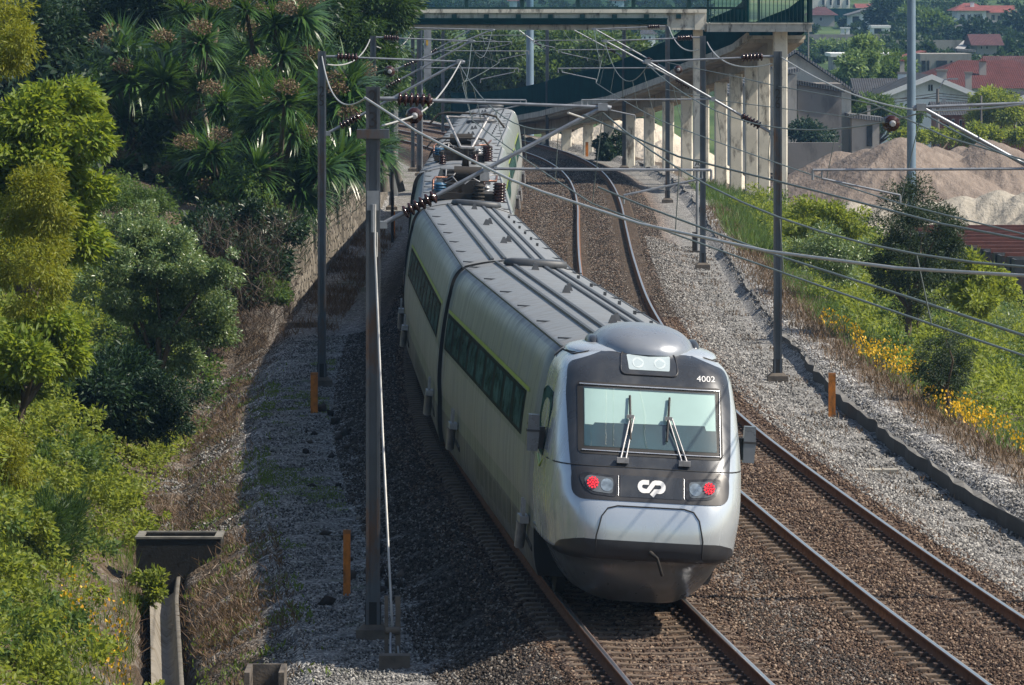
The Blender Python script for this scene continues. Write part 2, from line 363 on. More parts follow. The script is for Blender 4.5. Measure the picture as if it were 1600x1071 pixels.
SKIRT = paint("dirty grey skirt", (.13,.135,.14), .5, .3, .5)
VAL = paint("grey valance", (.19,.205,.225), .32, .6, .3)
RIB = simple("dark roof rib", (.055,.06,.068), .5, .2)
BLACK = simple("black rubber", (.012,.012,.013), .7, 0, .3)
UNDER = simple("underframe grime", (.022,.019,.017), .85, .1, .4, 5)
DUSTY = simple("dusty aluminium", (.34,.34,.35), .5, .5, .3, 6)
LIME = simple("lime stripe paint", (.27,.38,.03), .4, 0, .08)
CHROME = simple("bright trim", (.75,.76,.78), .25, .8, .05)
WHITE = simple("pale lettering", (.62,.63,.64), .5, 0, .05)
CERAM = simple("brown porcelain", (.030,.010,.009), .18, 0, .25, 8)
CAPM = simple("galvanised cap", (.42,.43,.44), .45, .6, .2, 8)
BLUEC = simple("blue insulator", (.03,.10,.19), .35, 0, .2, 8)
COPPER = simple("copper bar", (.15,.075,.055), .4, .6, .2, 8)
def darkglass(name, c1, c2, f):
    t = NT(name); t.n.remove(t.b); d = t.node("ShaderNodeBsdfDiffuse"); t.put(d.inputs[0], t.ramp(t.noise(t.scale(t.obj(), (1, 1, 2)), 1.7, 4, .65), [(.38, c1), (.62, c2)])); g = t.node("ShaderNodeBsdfGlossy"); g.inputs["Roughness"].default_value = .12
    m = t.node("ShaderNodeMixShader"); m.inputs[0].default_value = f; t.t.links.new(d.outputs[0], m.inputs[1]); t.t.links.new(g.outputs[0], m.inputs[2]); t.t.links.new(m.outputs[0], t.out.inputs[0]); return t.m
GLASS = darkglass("coach glass", (.012,.035,.032), (.06,.13,.12), .10); BAND = darkglass("window band", (.022,.030,.026), (.035,.045,.038), .07)
t = NT("clear screen glass"); gl = t.node("ShaderNodeBsdfGlossy"); gl.inputs["Roughness"].default_value = .03
tr = t.node("ShaderNodeBsdfTransparent"); tr.inputs[0].default_value = (.96,.99,.98,1); 
mx = t.node("ShaderNodeMixShader"); mx.inputs[0].default_value = .12; t.t.links.new(tr.outputs[0], mx.inputs[1]); t.t.links.new(gl.outputs[0], mx.inputs[2]); t.t.links.new(mx.outputs[0], t.out.inputs[0])
SCREEN = t.m
BLIND = simple("pale sun blind", (.36,.50,.49), .7, 0, .07, 1.2)
CABIN = simple("dark cab desk", (.012,.045,.06), .6, 0, .4, 2)
LENS = simple("lamp reflector", (.30,.36,.40), .2, .6, .3, 12)
LAMPBG = simple("lamp housing", (.035,.037,.042), .25, .2, .3, 8)
t = NT("red tail lamp"); t.b.inputs["Emission Color"].default_value = (1.0,.03,.05,1); t.b.inputs["Emission Strength"].default_value = .85; REDL = t.done((.45,.01,.015), .4)
FROST = simple("frosted lamp glass", (.36,.43,.46), .25, 0, .06, 3)

_wz = spline([(.26,1.24),(.40,1.29),(.60,1.325),(.85,1.345),(1.1,1.36),(1.4,1.392),(1.8,1.40),(2.2,1.388),(2.6,1.355),(2.9,1.315),(3.12,1.265),(3.28,1.20),(3.40,1.115),(3.48,1.02)])
def wz(z):
    z = np.asarray(z, float)
    return np.where(z < 3.48, _wz(np.minimum(z, 3.48))*np.interp(z, [.4,3.0,3.45], [.965,.965,1.0]), 1.02*np.sqrt(np.clip((3.655-z)/.175, 0, 1)))
def section():
    zs = list(np.linspace(.27, 3.1, 23))+list(np.linspace(3.15, 3.48, 9)); pts = [(float(wz(z)), z) for z in zs]
    for x in np.linspace(.95, 0, 9): pts.append((x, 3.655-.175*(x/1.02)**2))
    return pts
SEC = section()
def loft(b, s0, s1, step=1.0, taper=.0):
    half = SEC; full = [(-x, z) for x, z in half]+[(x, z) for x, z in half[::-1][1:]]
    ss = np.linspace(s0, s1, max(2, int(abs(s1-s0)/step)+1)); k = len(full); vs = []
    for s in ss: vs += [(x, s, z) for x, z in full]
    fs = [(i*k+j, (i+1)*k+j, (i+1)*k+j+1, i*k+j+1) for i in range(len(ss)-1) for j in range(k-1)]
    base = len(b.v); b.v += vs
    for f in fs:
        zz = (full[f[0] % k][1]+full[(f[3]) % k][1])/2; xx = abs(full[f[0] % k][0]+full[f[3] % k][0])/2
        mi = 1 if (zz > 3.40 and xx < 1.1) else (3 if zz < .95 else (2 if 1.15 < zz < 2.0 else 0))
        b.f.append([base+q for q in f]); b.m.append(mi); b.sm.append(True)
    for i0 in (0, (len(ss)-1)*k):
        b.f.append([base+i0+j for j in range(k)]); b.m.append(4); b.sm.append(False)
# nose surface: s as a function of x and z
s0f = spline([(.24,.85),(.45,.55),(.70,.36),(.83,.27),(.88,.06),(.95,.02),(1.2,0),(1.45,.04),(1.66,.12),(1.85,.24),(2.05,.37),(2.25,.53),(2.6,.84),(3.13,1.30),(3.3,1.46),(3.45,1.66),(3.55,1.9),(3.62,2.25),(3.655,2.8)])
NS = 3.4
nexp = lin([(.2,3.2),(.9,4.8),(2.0,6.0),(3.3,6.0),(3.66,4)])
def wn(z):
    z = np.asarray(z, float)
    return np.where(z < .95, np.where(z < .84, .70+.46*np.clip((z-.24)/.60, 0, 1)**.55, 1.20+(wz(.95)-1.20)*np.clip((z-.84)/.11, 0, 1)), wz(np.maximum(z, .95)))
def fs_(x, z):
    z = min(max(z, .24), 3.654); w = float(wn(z)); n = float(nexp(z)); q = min(abs(x)/w, 1.0); s0 = float(s0f(z))
    return s0+(NS-s0)*(1-(1-q**n)**(1/n))
def F3(x, z, off=0.0):
    """point on the nose, lifted off along its normal"""
    e = .012; s = fs_(x, z)
    du = Vector((2*e, fs_(x+e, z)-fs_(x-e, z), 0)); dv = Vector((0, fs_(x, z+e)-fs_(x, z-e), 2*e))
    n = du.cross(dv); n.normalize()
    if n.y > 0: n = -n
    return Vector((x, s, z))+n*off
def patch(name, poly, off, mat, parent, step=.05, thick=0.0, m2=None):
    bm = bmesh.new(); vs = [bm.verts.new((x, 0, z)) for x, z in poly]; f = bm.faces.new(vs)
    xs = [p[0] for p in poly]; zs = [p[1] for p in poly]
    def cuts(lo, hi, ax):
        k = lo+step
        while k < hi:
            g = list(bm.faces)+list(bm.edges)+list(bm.verts)
            bmesh.ops.bisect_plane(bm, geom=g, plane_co=(k,0,k), plane_no=(1,0,0) if ax == 0 else (0,0,1)); k += step
    cuts(min(xs), max(xs), 0); cuts(min(zs), max(zs), 1)
    for v in bm.verts: v.co = F3(v.co.x, v.co.z, off)
    for f in bm.faces:
        f.smooth = True
        f.normal_update()
        if f.normal.y > 0: f.normal_flip()
    me = bpy.data.meshes.new(name); bm.to_mesh(me); bm.free(); return link(name, me, parent, mat)
def rounded(pts, r, n=5):
    out = []; k = len(pts)
    for i in range(k):
        p = Vector(pts[i]); a = Vector(pts[i-1]); c = Vector(pts[(i+1) % k]); d1 = (a-p); d2 = (c-p)
        rr = min(r, d1.length*.45, d2.length*.45); d1.normalize(); d2.normalize(); A = p+d1*rr; B = p+d2*rr
        for j in range(n+1):
            q = j/n; out.append(tuple(A*(1-q)**2+p*2*q*(1-q)+B*q*q))
    return out
def fline(name, pts, r, mat, parent, off=.004, step=.06):
    dense = []
    for a, b in zip(pts[:-1], pts[1:]):
        n = max(1, int(math.hypot(b[0]-a[0], b[1]-a[1])/step)); dense += [(a[0]+(b[0]-a[0])*q/n, a[1]+(b[1]-a[1])*q/n) for q in range(n)]
    dense.append(pts[-1]); m = MB(); m.tube([F3(x, z, off) for x, z in dense], r, 6); return m.build(name, mat, parent)
def textmesh(s, size, mat, name, ext=.0):
    cu = bpy.data.curves.new("t", 'FONT'); cu.body = s; cu.size = size; cu.extrude = ext; cu.resolution_u = 3; cu.align_x = 'CENTER'; cu.align_y = 'CENTER'
    o = bpy.data.objects.new("t", cu); COL.objects.link(o); dg = bpy.context.evaluated_depsgraph_get(); dg.update()
    me = bpy.data.meshes.new_from_object(o.evaluated_get(dg)); bpy.data.objects.remove(o); bpy.data.curves.remove(cu)
    me.name = name; me.materials.clear(); me.materials.append(mat); return me

TR0 = Vector((float(CL(75.2)), 75.2, 0)); TR0.x -= .0
train = empty("passenger_train", TR0, 0, "silver tilting express train leaning into the curve, red tail lamps lit and pantograph raised", "train")
joints = [75.2, 101.4, 128.6, 155.0, 181.5, 208.0, 234.5]
rolls = [.062, .075, .045, .0, -.04, -.055]
def coach_mat(i):
    ya, yb = joints[i], joints[i+1]; L = yb-ya; p = .2
    xa, xb = float(CL(ya+L*p)), float(CL(yb-L*p)); h = (xb-xa)/(L*(1-2*p)); x0 = xa-h*L*p
    return x0, ya, -math.atan(h), rolls[i]
def side_quad(b, sgn, s0, s1, z0, z1, off, m=0, nz=4):
    zs = np.linspace(z0, z1, nz+1); vs = []
    for z in zs:
        x = sgn*(float(wz(z))+off); vs += [(x, s0, z), (x, s1, z)]
    fs = [(2*i, 2*i+1, 2*i+3, 2*i+2) for i in range(nz)]
    if sgn < 0: fs = [f[::-1] for f in fs]
    b.add(vs, fs, m, True)
def bogie(s, parent):
    b = MB()
    for sg in (-1, 1):
        b.box((sg*1.02, s, .52), (.16,3.1,.22), 0); b.box((sg*1.05, s, .75), (.12,.9,.28), 0)
        for q in (-1.35, 1.35):
            b.tube([(sg*.80, s+q, .43),(sg*.93, s+q, .43)], .43, 20, 0, True, False); b.box((sg*1.08, s+q, .45), (.12,.3,.3), 0)
        b.box((sg*1.39, s-.9, .98), (.13,.55,.10), 1); b.tube([(sg*1.39, s-.7, .92),(sg*1.39, s-.5, .55)], .075, 8, 1)
        b.tube([(sg*1.25, s-1.5, .62),(sg*1.25, s+.2, .70)], .06, 8, 0)
        b.box((sg*1.40, s-1.08, 1.13), (.04,.07,.25), 1); b.box((sg*1.40, s-.72, 1.13), (.04,.07,.25), 1)
    b.box((0, s, .6), (1.9,1.2,.3), 0)
    return b.build("bogie", [UNDER, DUSTY], parent)
def insul(b, p, h, rb=.07, rd=.13, n=6, m=0): b.discs(p, (p[0], p[1], p[2]+h), rb, rd, n, m)
def build_coach(i):
    x0, ya, hd, roll = coach_mat(i); L = joints[i+1]-joints[i]; front = i == 0; rear = i == 5
    b = MB(); sA = NS if front else .18; sB = L-.18
    loft(b, sA, sB, 1.3)
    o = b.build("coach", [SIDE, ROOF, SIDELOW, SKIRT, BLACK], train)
    o.location = Vector((x0, ya, 0))-TR0; o.rotation_euler = (0, roll, hd)
    # sides: window band, panes, lime line, seams
    w0 = 6.2 if front else 2.2; w1 = L-(7.5 if rear else 2.2) + (1.7 if front else 0)
    w1 = min(w1, L-.5)
    for sg in ((-1, 1) if i > 2 else (-1,)):
        wb = MB(); side_quad(wb, sg, w0, w1, 2.02, 2.66, .006); band = wb.build("window_band", BAND, o)
        n = int((w1-w0)/2.05); pitch = (w1-w0)/n
        for k in range(n):
            g = MB(); side_quad(g, sg, w0+pitch*k+.32, w0+pitch*(k+1)-.22, 2.08, 2.60, .011); g.build("window", GLASS, o)
        lm = MB(); side_quad(lm, sg, w0-.5, w1, 2.675, 2.735, .008); lm.build("lime_stripe", LIME, o)
    for sg in (-1, 1):
        for s in ((4.15, 4.95, L-1.0) if front else (.9, 1.75, L-1.75, L-.9)):
            dm = MB(); side_quad(dm, sg, s, s+.035, 1.1, 3.0, .004); dm.build('door_seam', RIB, o)
        for k in range(9 if i < 2 and sg < 0 else 0): dm = MB(); side_quad(dm, sg, 7+k*1.05, 7.7+k*1.05, .52, .86, .004); dm.build('skirt_vent', RIB, o)
    for s in ((5.2, L-4.0) if front else (3.6, L-3.6)): bogie(s, o)
    ub = MB(); ub.box((0, L/2, .55), (2.0, L-13, .5)); ub.build("underframe", UNDER, o)
    # roof: ribs, edge gutters, foot marks
    r = MB(); equip = i in (2, 3)
    def zr(x): return 3.655-.175*(x/1.02)**2
    ra = 4.4 if front else .4; rb = L-.35 if not rear else L-5
    if not equip:
        for x in (-.50, -.27, .27, .50): r.box((x, (ra+rb)/2, zr(x)+.014), (.055, rb-ra, .045))
    else:
        for x in (-.45, -.15, .15, .45): r.box((x, L*.75, zr(x)+.008), (.03, L*.42, .03))
    for sg in (-1, 1):
        r.box((sg*1.035, (ra-.7+rb)/2, 3.475), (.035, rb-ra+.7, .03))
        k = ra+.4
        while k < rb-.3: r.box((sg*.88, k, zr(.88)+.01), (.27, .05, .022)); k += 4.1
    r.build("roof_rib", RIB, o)
    if not equip:
        for (x, s) in ((-.02, 7.2),(.10, 8.0),(-.05, 15.5),(.05, 16.3),(.0, L-3.2)):
            if front and s < 5: continue
            z = zr(x); ae = MB(); ae.prism([(x-.07, s-.04, z),(x+.07, s-.04, z),(x+.02, s, z+.12),(x-.02, s, z+.12)], (0,.08,0)); ae.build("antenna", RIB, o)
        hm = MB(); hm.tube([(0,0,0),(0,0,.03),(0,0,.11),(0,0,.13)], [.55,.58,.55,.45], 20); h = hm.build("roof_hatch", RIB, o)
        h.scale = (1,.55,1); h.location = (.12, L-.9 if not front else L-1.6, 3.64)
        c2 = MB()
        for k, s in enumerate(np.arange(9, L-3, 2.7)): c2.box((.72, s, zr(.72)+.03), (.05,.05,.06)); 
        c2.build("cable_clip", RIB, o)
    if i < 5:
        bl = MB(); s1 = SEC; pr = [(-x*.94, z*.985) for x, z in s1]+[(x*.94, z*.985) for x, z in s1[::-1][1:]]
        bl.prism([(x, L-.3, z) for x, z in pr], (0, .6, 0)); bl.build("gangway_bellows", BLACK, o)
    if rear: 
        nm = MB(); loft(nm, L-.2, L+.0); nm.build("rear_end", [SILVER, ROOF, SILVER, SKIRT, BLACK], o)
    return o
coaches = [build_coach(i) for i in range(6)]
LEAD = coaches[0]
# ---- the cab end
def build_nose():
    zs = np.concatenate([np.linspace(.24,.95,10), np.linspace(1.0,3.3,48), np.linspace(3.33,3.654,22)])
    th = np.linspace(-1, 1, 91); V = []; mi = []
    for z in zs:
        w = float(wn(z)); n = float(nexp(z)); s0 = float(s0f(z))
        for q in th:
            a = q*math.pi/2; sx = math.copysign(abs(math.sin(a))**(2/n), a); sy = abs(math.cos(a))**(2/n)
            V.append((w*sx, s0+(NS+.02-s0)*(1-sy), z))
    k = len(th); F = []
    for i in range(len(zs)-1):
        for j in range(k-1):
            F.append((i*k+j, i*k+j+1, (i+1)*k+j+1, (i+1)*k+j)); zz = zs[i]
            mi.append(2 if zz < .84 else (1 if zz < .93 else 0))
    me = arrmesh("cab_nose", V, F, True, mi)
    o = link("cab_nose", me, train, [SILVER, DARKP, VAL]); o.location = LEAD.location; o.rotation_euler = LEAD.rotation_euler; return o
NOSE = build_nose(); MIRR = simple('mirror housing', (.16,.18,.21), .3, .4, .15)
# roof cap from forehead back to the coach roof
patch("face_mask", rounded([(-1.04,1.70),(1.04,1.70),(1.10,2.3),(1.13,3.0),(1.09,3.38),(.5,3.59),(-.5,3.59),(-1.09,3.38),(-1.13,3.0),(-1.10,2.3)], .10), .006, MASK, NOSE)
patch("lamp_band", rounded([(-1.06,1.66),(1.06,1.66),(1.075,2.07),(-1.075,2.07)], .16), .010, DARKP, NOSE)
fline("mask_seam", [(-1.33,2.08),(-1.05,2.085),(0,2.09),(1.05,2.085),(1.33,2.08)], .010, BLACK, NOSE, .003)
patch("lower_band", rounded([(-1.22,.85),(1.22,.85),(1.2,1.06),(.95,1.14),(-.95,1.14),(-1.2,1.06)], .09), .007, DARKP, NOSE)
fline("coupler_hatch_seam", rounded([(-.72,.88),(-.72,1.10)], .01)[:2]+[(-.72,1.18),(-.66,1.45),(-.58,1.56),(-.45,1.595),(.45,1.595),(.58,1.56),(.66,1.45),(.72,1.18),(.72,.88)], .009, BLACK, NOSE, .006)
ch = MB(); ch.tube([F3(.02,1.0,.0), F3(.10,.93,.16), F3(.20,.87,.18)], [.03,.022,.02], 8); ch.build("coupler_hook", UNDER, NOSE)
# windscreen: recess, desk, blind, glass, trims
WSC = rounded([(-.985,2.235),(.985,2.235),(.985,3.155),(-.985,3.155)], .07)
patch("windscreen_frame", WSC, .012, BLACK, NOSE)
fr = patch("windscreen", rounded([(-.90,2.33),(.90,2.33),(.90,3.08),(-.90,3.08)], .04), .024, SCREEN, NOSE)
patch("cab_desk", [(-.90,2.33),(.90,2.33),(.90,3.08),(-.90,3.08)], .0145, CABIN, NOSE)
patch("sun_blind", [(-.89,2.60),(-.78,2.60),(-.76,2.63),(.74,2.66),(.76,2.60),(.89,2.60),(.89,3.06),(-.89,3.06)], .0175, BLIND, NOSE)
fline("windscreen_trim", [(-.95,3.115),(.95,3.115)], .012, CHROME, NOSE, .02)
fline("windscreen_trim", [(-.93,2.275),(.93,2.275)], .010, CHROME, NOSE, .02)
fline("windscreen_trim", [(.945,2.27),(.955,3.1)], .007, CHROME, NOSE, .02)
for xb, xt, lean in ((-.42,-.28,.0),(.42,.24,-.05)):
    wp = MB(); a = F3(xb,2.165,.03); a2 = F3(xb+.07,2.165,.03); hub = F3(xt,2.70,.07); hub2 = F3(xt+.05,2.70,.07)
    wp.tube([a, hub], .013, 6); wp.tube([a2, hub2], .013, 6)
    wp.tube([F3(xt+lean*.5,2.42,.05), hub, F3(xt-lean*.5+.0,2.98,.05)], .016, 6, 1)
    wp.box(a+Vector((.03,-.02,0)), (.16,.07,.07)); wp.box(hub, (.10,.05,.05))
    wp.build("wiper", [DUSTY, BLACK], NOSE)
# high lamp
patch("lamp_surround", rounded([(-.40,3.275),(.40,3.275),(.37,3.565),(-.37,3.565)], .09), .014, MASK, NOSE)
fline("lamp_bead", rounded([(-.40,3.275),(.40,3.275),(.37,3.565),(-.37,3.565)], .09)+[rounded([(-.40,3.275),(.40,3.275),(.37,3.565),(-.37,3.565)], .09)[0]], .012, DARKP, NOSE, .015)
hl = patch("high_headlight", rounded([(-.28,3.335),(.28,3.335),(.30,3.52),(-.30,3.52)], .02), .018, FROST, NOSE)
for cx in (-.15, .15): patch("lamp_bulb", [(cx+.08*math.cos(q), 3.425+.065*math.sin(q)) for q in np.linspace(0, 2*math.pi, 20)[:-1]], .020, simple("lamp bulb glass", (.46,.53,.55), .3, 0, .05), NOSE, .5)
# tail and head lamps, logo plate
for sg in (-1, 1):
    hp = [(sg*.96,1.93),(sg*.90,1.79),(sg*.80,1.725),(sg*.47,1.70),(sg*.47,1.97),(sg*.86,2.0),(sg*.94,1.985)]
    hp = rounded(hp, .05); patch("headlight", hp, .016, LAMPBG, NOSE)
    hd = patch("lamp_glass", rounded([(sg*.905,1.91),(sg*.86,1.80),(sg*.78,1.755),(sg*.52,1.735),(sg*.51,1.94),(sg*.84,1.965)], .05), .020, simple("smoked lamp glass", (.10,.115,.13), .12, 0, .3, 7), NOSE)
    patch("reflector", [(sg*.60+.085*math.cos(q), 1.845+.082*math.sin(q)) for q in np.linspace(0, 2*math.pi, 22)[:-1]], .024, LENS, NOSE, .3)
    tl = MB()
    for rr, cnt in ((0, 1), (.034, 6), (.064, 11)):
        for k in range(cnt):
            a = 2*math.pi*k/cnt; c = F3(sg*.785+rr*math.cos(a), 1.865+rr*math.sin(a), .03); tl.tube([c, c+Vector((0,-.012,.004))], .0135, 8)
    tl.build("tail_light", REDL, NOSE)
patch("logo_plate", [(-.42,1.71),(.42,1.71),(.42,1.985),(-.42,1.985)], .014, MASK, NOSE)
for x in (-.445, .445): fline("plate_trim", [(x,1.72),(x,1.98)], .004, CHROME, NOSE, .014)
def stroke(pts, w, closed=False):
    return pts
def logo():
    m = MB(); w = .030
    def band(path):
        L = []; R = []
        for i, p in enumerate(path):
            a = path[max(i-1, 0)]; c = path[min(i+1, len(path)-1)]; dx, dz = c[0]-a[0], c[1]-a[1]; l = math.hypot(dx, dz) or 1; nx, nz = -dz/l*w, dx/l*w
            L.append((p[0]+nx, p[1]+nz)); R.append((p[0]-nx, p[1]-nz))
        vs = [F3(x, z, .019) for x, z in L]+[F3(x, z, .019) for x, z in R]; n = len(path)
        m.add(vs, [(i, n+i, n+i+1, i+1) for i in range(n-1)])
    z0 = 1.852; rr = .055
    arc = lambda cx, cz, a0, a1: [(cx+rr*math.cos(q), cz+rr*math.sin(q)) for q in np.linspace(a0, a1, 10)]
    # C: top bar from right, round the left end, along the bottom, then up the slant into the P
    band([(-.03, z0+rr)]+arc(-.10, z0, math.pi/2, 3*math.pi/2)+[(-.045, z0-rr), (.035, z0+.05)] + [(.05, z0+rr)]+arc(.11, z0, math.pi/2, -math.pi/2)+[(.055, z0-rr), (.005, z0-.115)])
    return m.build("logo", WHITE, NOSE)
logo()
tm = textmesh("4002", .105, WHITE, "fleet_number")
for v in tm.vertices: v.co = F3(.78+v.co.x*1.25, 3.265+v.co.y, .012)
link("fleet_number", tm, NOSE)
# roof fairing and its end caps
FAIR = paint('fairing paint', (.30,.325,.36), .3, .5, .12); nn = 24; rows = 12
def hump(sx, sy, sz, cx, cs, cz, mat, name, par):
    m = MB(); vs = []; fs = []
    for i in range(rows+1):
        ph = math.pi/2*i/rows
        for j in range(nn):
            th = 2*math.pi*j/nn; c_, s_ = math.cos(th), math.sin(th); e = .8
            vs.append((cx+sx*math.cos(ph)**.75*math.copysign(abs(c_)**e, c_), cs+sy*math.cos(ph)**.75*math.copysign(abs(s_)**e, s_), cz+sz*math.sin(ph)))
    for i in range(rows):
        for j in range(nn): fs.append((i*nn+j, i*nn+(j+1) % nn, (i+1)*nn+(j+1) % nn, (i+1)*nn+j))
    m.add(vs, fs, 0, True); return m.build(name, mat, par)
hump(.72, 1.35, .36, .02, 3.10, 3.54, FAIR, "roof_fairing", NOSE)
hump(1.06, 1.15, .16, 0, 2.95, 3.50, SILVER, "roof_cowl", NOSE)
for sg in (-1, 1): hump(.10, .42, .15, sg*.70+.02, 3.0, 3.57, MASK, "fairing_vent", NOSE)
fline("forehead_seam", [(-1.16,3.36),(-1.05,3.46),(-.5,3.60),(-.2,3.575),(.2,3.575),(.5,3.60),(1.05,3.46),(1.16,3.36)], .012, BLACK, NOSE, .004, .04)
# cab side windows, mirrors
for sg in (-1, 1):
    sw = MB(); pts = [(2.05,2.05),(1.86,2.3),(1.80,2.75),(2.0,2.95),(2.9,2.98),(3.35,2.9),(3.35,2.2),(3.0,2.1)]
    vs = []
    for s, z in pts:
        w = float(wn(z)); n = float(nexp(z)); s0 = float(s0f(z)); q = (1-(s-s0)/(NS+.02-s0)); x = w*(1-max(0, q)**n)**(1/n) if s < NS else w
        vs.append((sg*(x+.012), s, z))
    sw.add(vs, [tuple(range(len(vs))) if sg > 0 else tuple(range(len(vs)))[::-1]]); sw.build("cab_window", GLASS, NOSE)
    lz = MB(); lz.tube([(sg*(float(wz(2.05))+.005), 2.75, 2.02),(sg*(float(wz(1.9))+.002), 2.35, 1.90),(sg*(float(wz(2.0))-.015), 2.0, 2.02)], .022, 6); lz.build("lime_tip", LIME, NOSE)
    mr = MB(); x = sg*1.50
    mr.prism([(x-.075,1.98,2.12),(x+.075,1.98,2.12),(x+.085,1.98,2.34),(x+.075,1.98,2.62),(x-.075,1.98,2.62),(x-.085,1.98,2.34)], (0,.17,0), 0)
    mr.box((x, 2.07, 2.40), (.185,.2,.03), 1); mr.box((sg*1.40, 2.12, 2.3), (.14,.08,.3), 1)
    mr.build("mirror", [MIRR, DARKP], NOSE)
    vd = MB(); vd.tube([(sg*(float(wz(1.05))), 3.3,1.02),(sg*1.22,1.2,.96)], .02, 6); vd.build("bumper_edge", DARKP, NOSE)
# ---- roof gear
def pantograph(par, s, up):
    root = MB(); z = 3.66
    for x in (-.45,.45):
        for q in (-.55,.55): insul(root, (x, s+q, z), .28, .06, .11, 4, 1)
    root.box((0, s, z+.32), (1.1,.12,.08)); root.box((-.45, s, z+.32), (.08,1.3,.08)); root.box((.45, s, z+.32), (.08,1.3,.08)); root.box((0, s+.4, z+.32), (.5,.5,.25))
    b = root.build("pantograph", [UNDER, CERAM], train); b.location = par.location; b.rotation_euler = par.rotation_euler
    if up:
        k = Vector((0, s-1.1, z+.98)); a = MB(); a.tube([(0, s+.6, z+.36), k], [.09,.06], 10); a.tube([(.1, s+.4, z+.36), k+Vector((.03,.1,-.05))], .02, 6); a.build("lower_arm", UNDER, b)
        u = MB(); h = Vector((0, s+.1, z+1.70))
        u.tube([k+Vector((-.14,0,0)), k+Vector((.14,0,0))], .04, 8)
        for sg in (-1, 1): u.tube([k+Vector((sg*.14,0,0)), h+Vector((sg*.52,0,0))], .035, 8)
        u.tube([h+Vector((-.54,0,0)), h+Vector((.54,0,0))], .025, 8); u.build("upper_arm", DUSTY, b)
    else: h = Vector((0, s+.2, z+.62))
    hd = MB()
    for q in (-.16, .16): hd.tube([h+Vector((-.95,q,-.22)), h+Vector((-.72,q,.05)), h+Vector((-.5,q,.1)), h+Vector((.5,q,.1)), h+Vector((.72,q,.05)), h+Vector((.95,q,-.22))], .024, 8)
    for x in (-.5, .5): hd.tube([h+Vector((x,-.16,.08)), h+Vector((x,.16,.08))], .02, 6)
    hd.build("collector_head", UNDER, b)
def roofgear(par, s):
    z = 3.62
    b = MB(); b.box((0, s+1.6, z+.10), (1.5,2.2,.16)); b.box((-.1, s+1.9, z+.38), (.7,.8,.35)); b.box((.15, s+.9, z+.33), (.5,.5,.3)); b.box((-.35, s+1.0, z+.28), (.35,.7,.22)); b.build("equipment_tray", UNDER, par)
    i1 = MB(); insul(i1, (.78, s+.55, z), .46, .13, .17, 7); i1.build("transformer_bushing", CERAM, par)
    i2 = MB(); insul(i2, (.30, s+.45, z), .42, .10, .16, 5); i2.build("breaker_insulator", UNDER, par)
    i3 = MB(); insul(i3, (-.62, s+.7, z), .40, .11, .17, 6); i3.build("surge_arrester", BLUEC, par)
    i5 = MB(); i5.tube([(-.3, s+1.15, z+.62),(.35, s+1.15, z+.62)], .17, 12); i5.build("breaker_drum", UNDER, par)
    i4 = MB(); i4.box((.42, s+.75, z+.58), (.22,.05,.2)); i4.build("breaker_cover", DUSTY, par)
    cp = MB(); cp.tube([(-.78, s+1.2, z+.1),(-.78, s+1.2, z+.42),(-.74, s+2.4, z+.46),(-.3, s+2.5, z+.46)], .03, 6); cp.tube([(.2, s+3.2, z+.4),(.72, s+3.3, z+.4),(.80, s+9.0, z+.38)], .03, 6); cp.build("busbar", COPPER, par)
    w = MB()
    for k in range(9):
        a = Vector((random.uniform(-.7,.7), s+random.uniform(.3,2.4), z+random.uniform(.3,.6))); c = Vector((random.uniform(-.7,.8), s+random.uniform(.3,2.6), z+random.uniform(.3,.6)))
        w.tube([a, (a+c)/2+Vector((0,0,.12)), c], .015, 5)
    for x in (-.7,-.4,.0,.5): insul(w, (x, s+2.7, z), .3, .05, .09, 4)
    w.build("roof_cable", DUSTY, par)
roofgear(coaches[2], 2.0); pantograph(coaches[2], 12.0, True)
roofgear(coaches[3], 5.5); pantograph(coaches[3], 2.6, False)
gb = MB(); gb.prism([(-.7,15.2,3.6),(.7,15.2,3.6),(.6,15.2,3.95),(-.6,15.2,3.95)], (0,1.8,0)); gb.build("louvred_housing", SKIRT, coaches[2])
gl_ = MB()
for k in range(7): gl_.box((.08+k*.07, 15.19, 3.78), (.03,.02,.22))
gl_.build("louvre", BLACK, coaches[2])
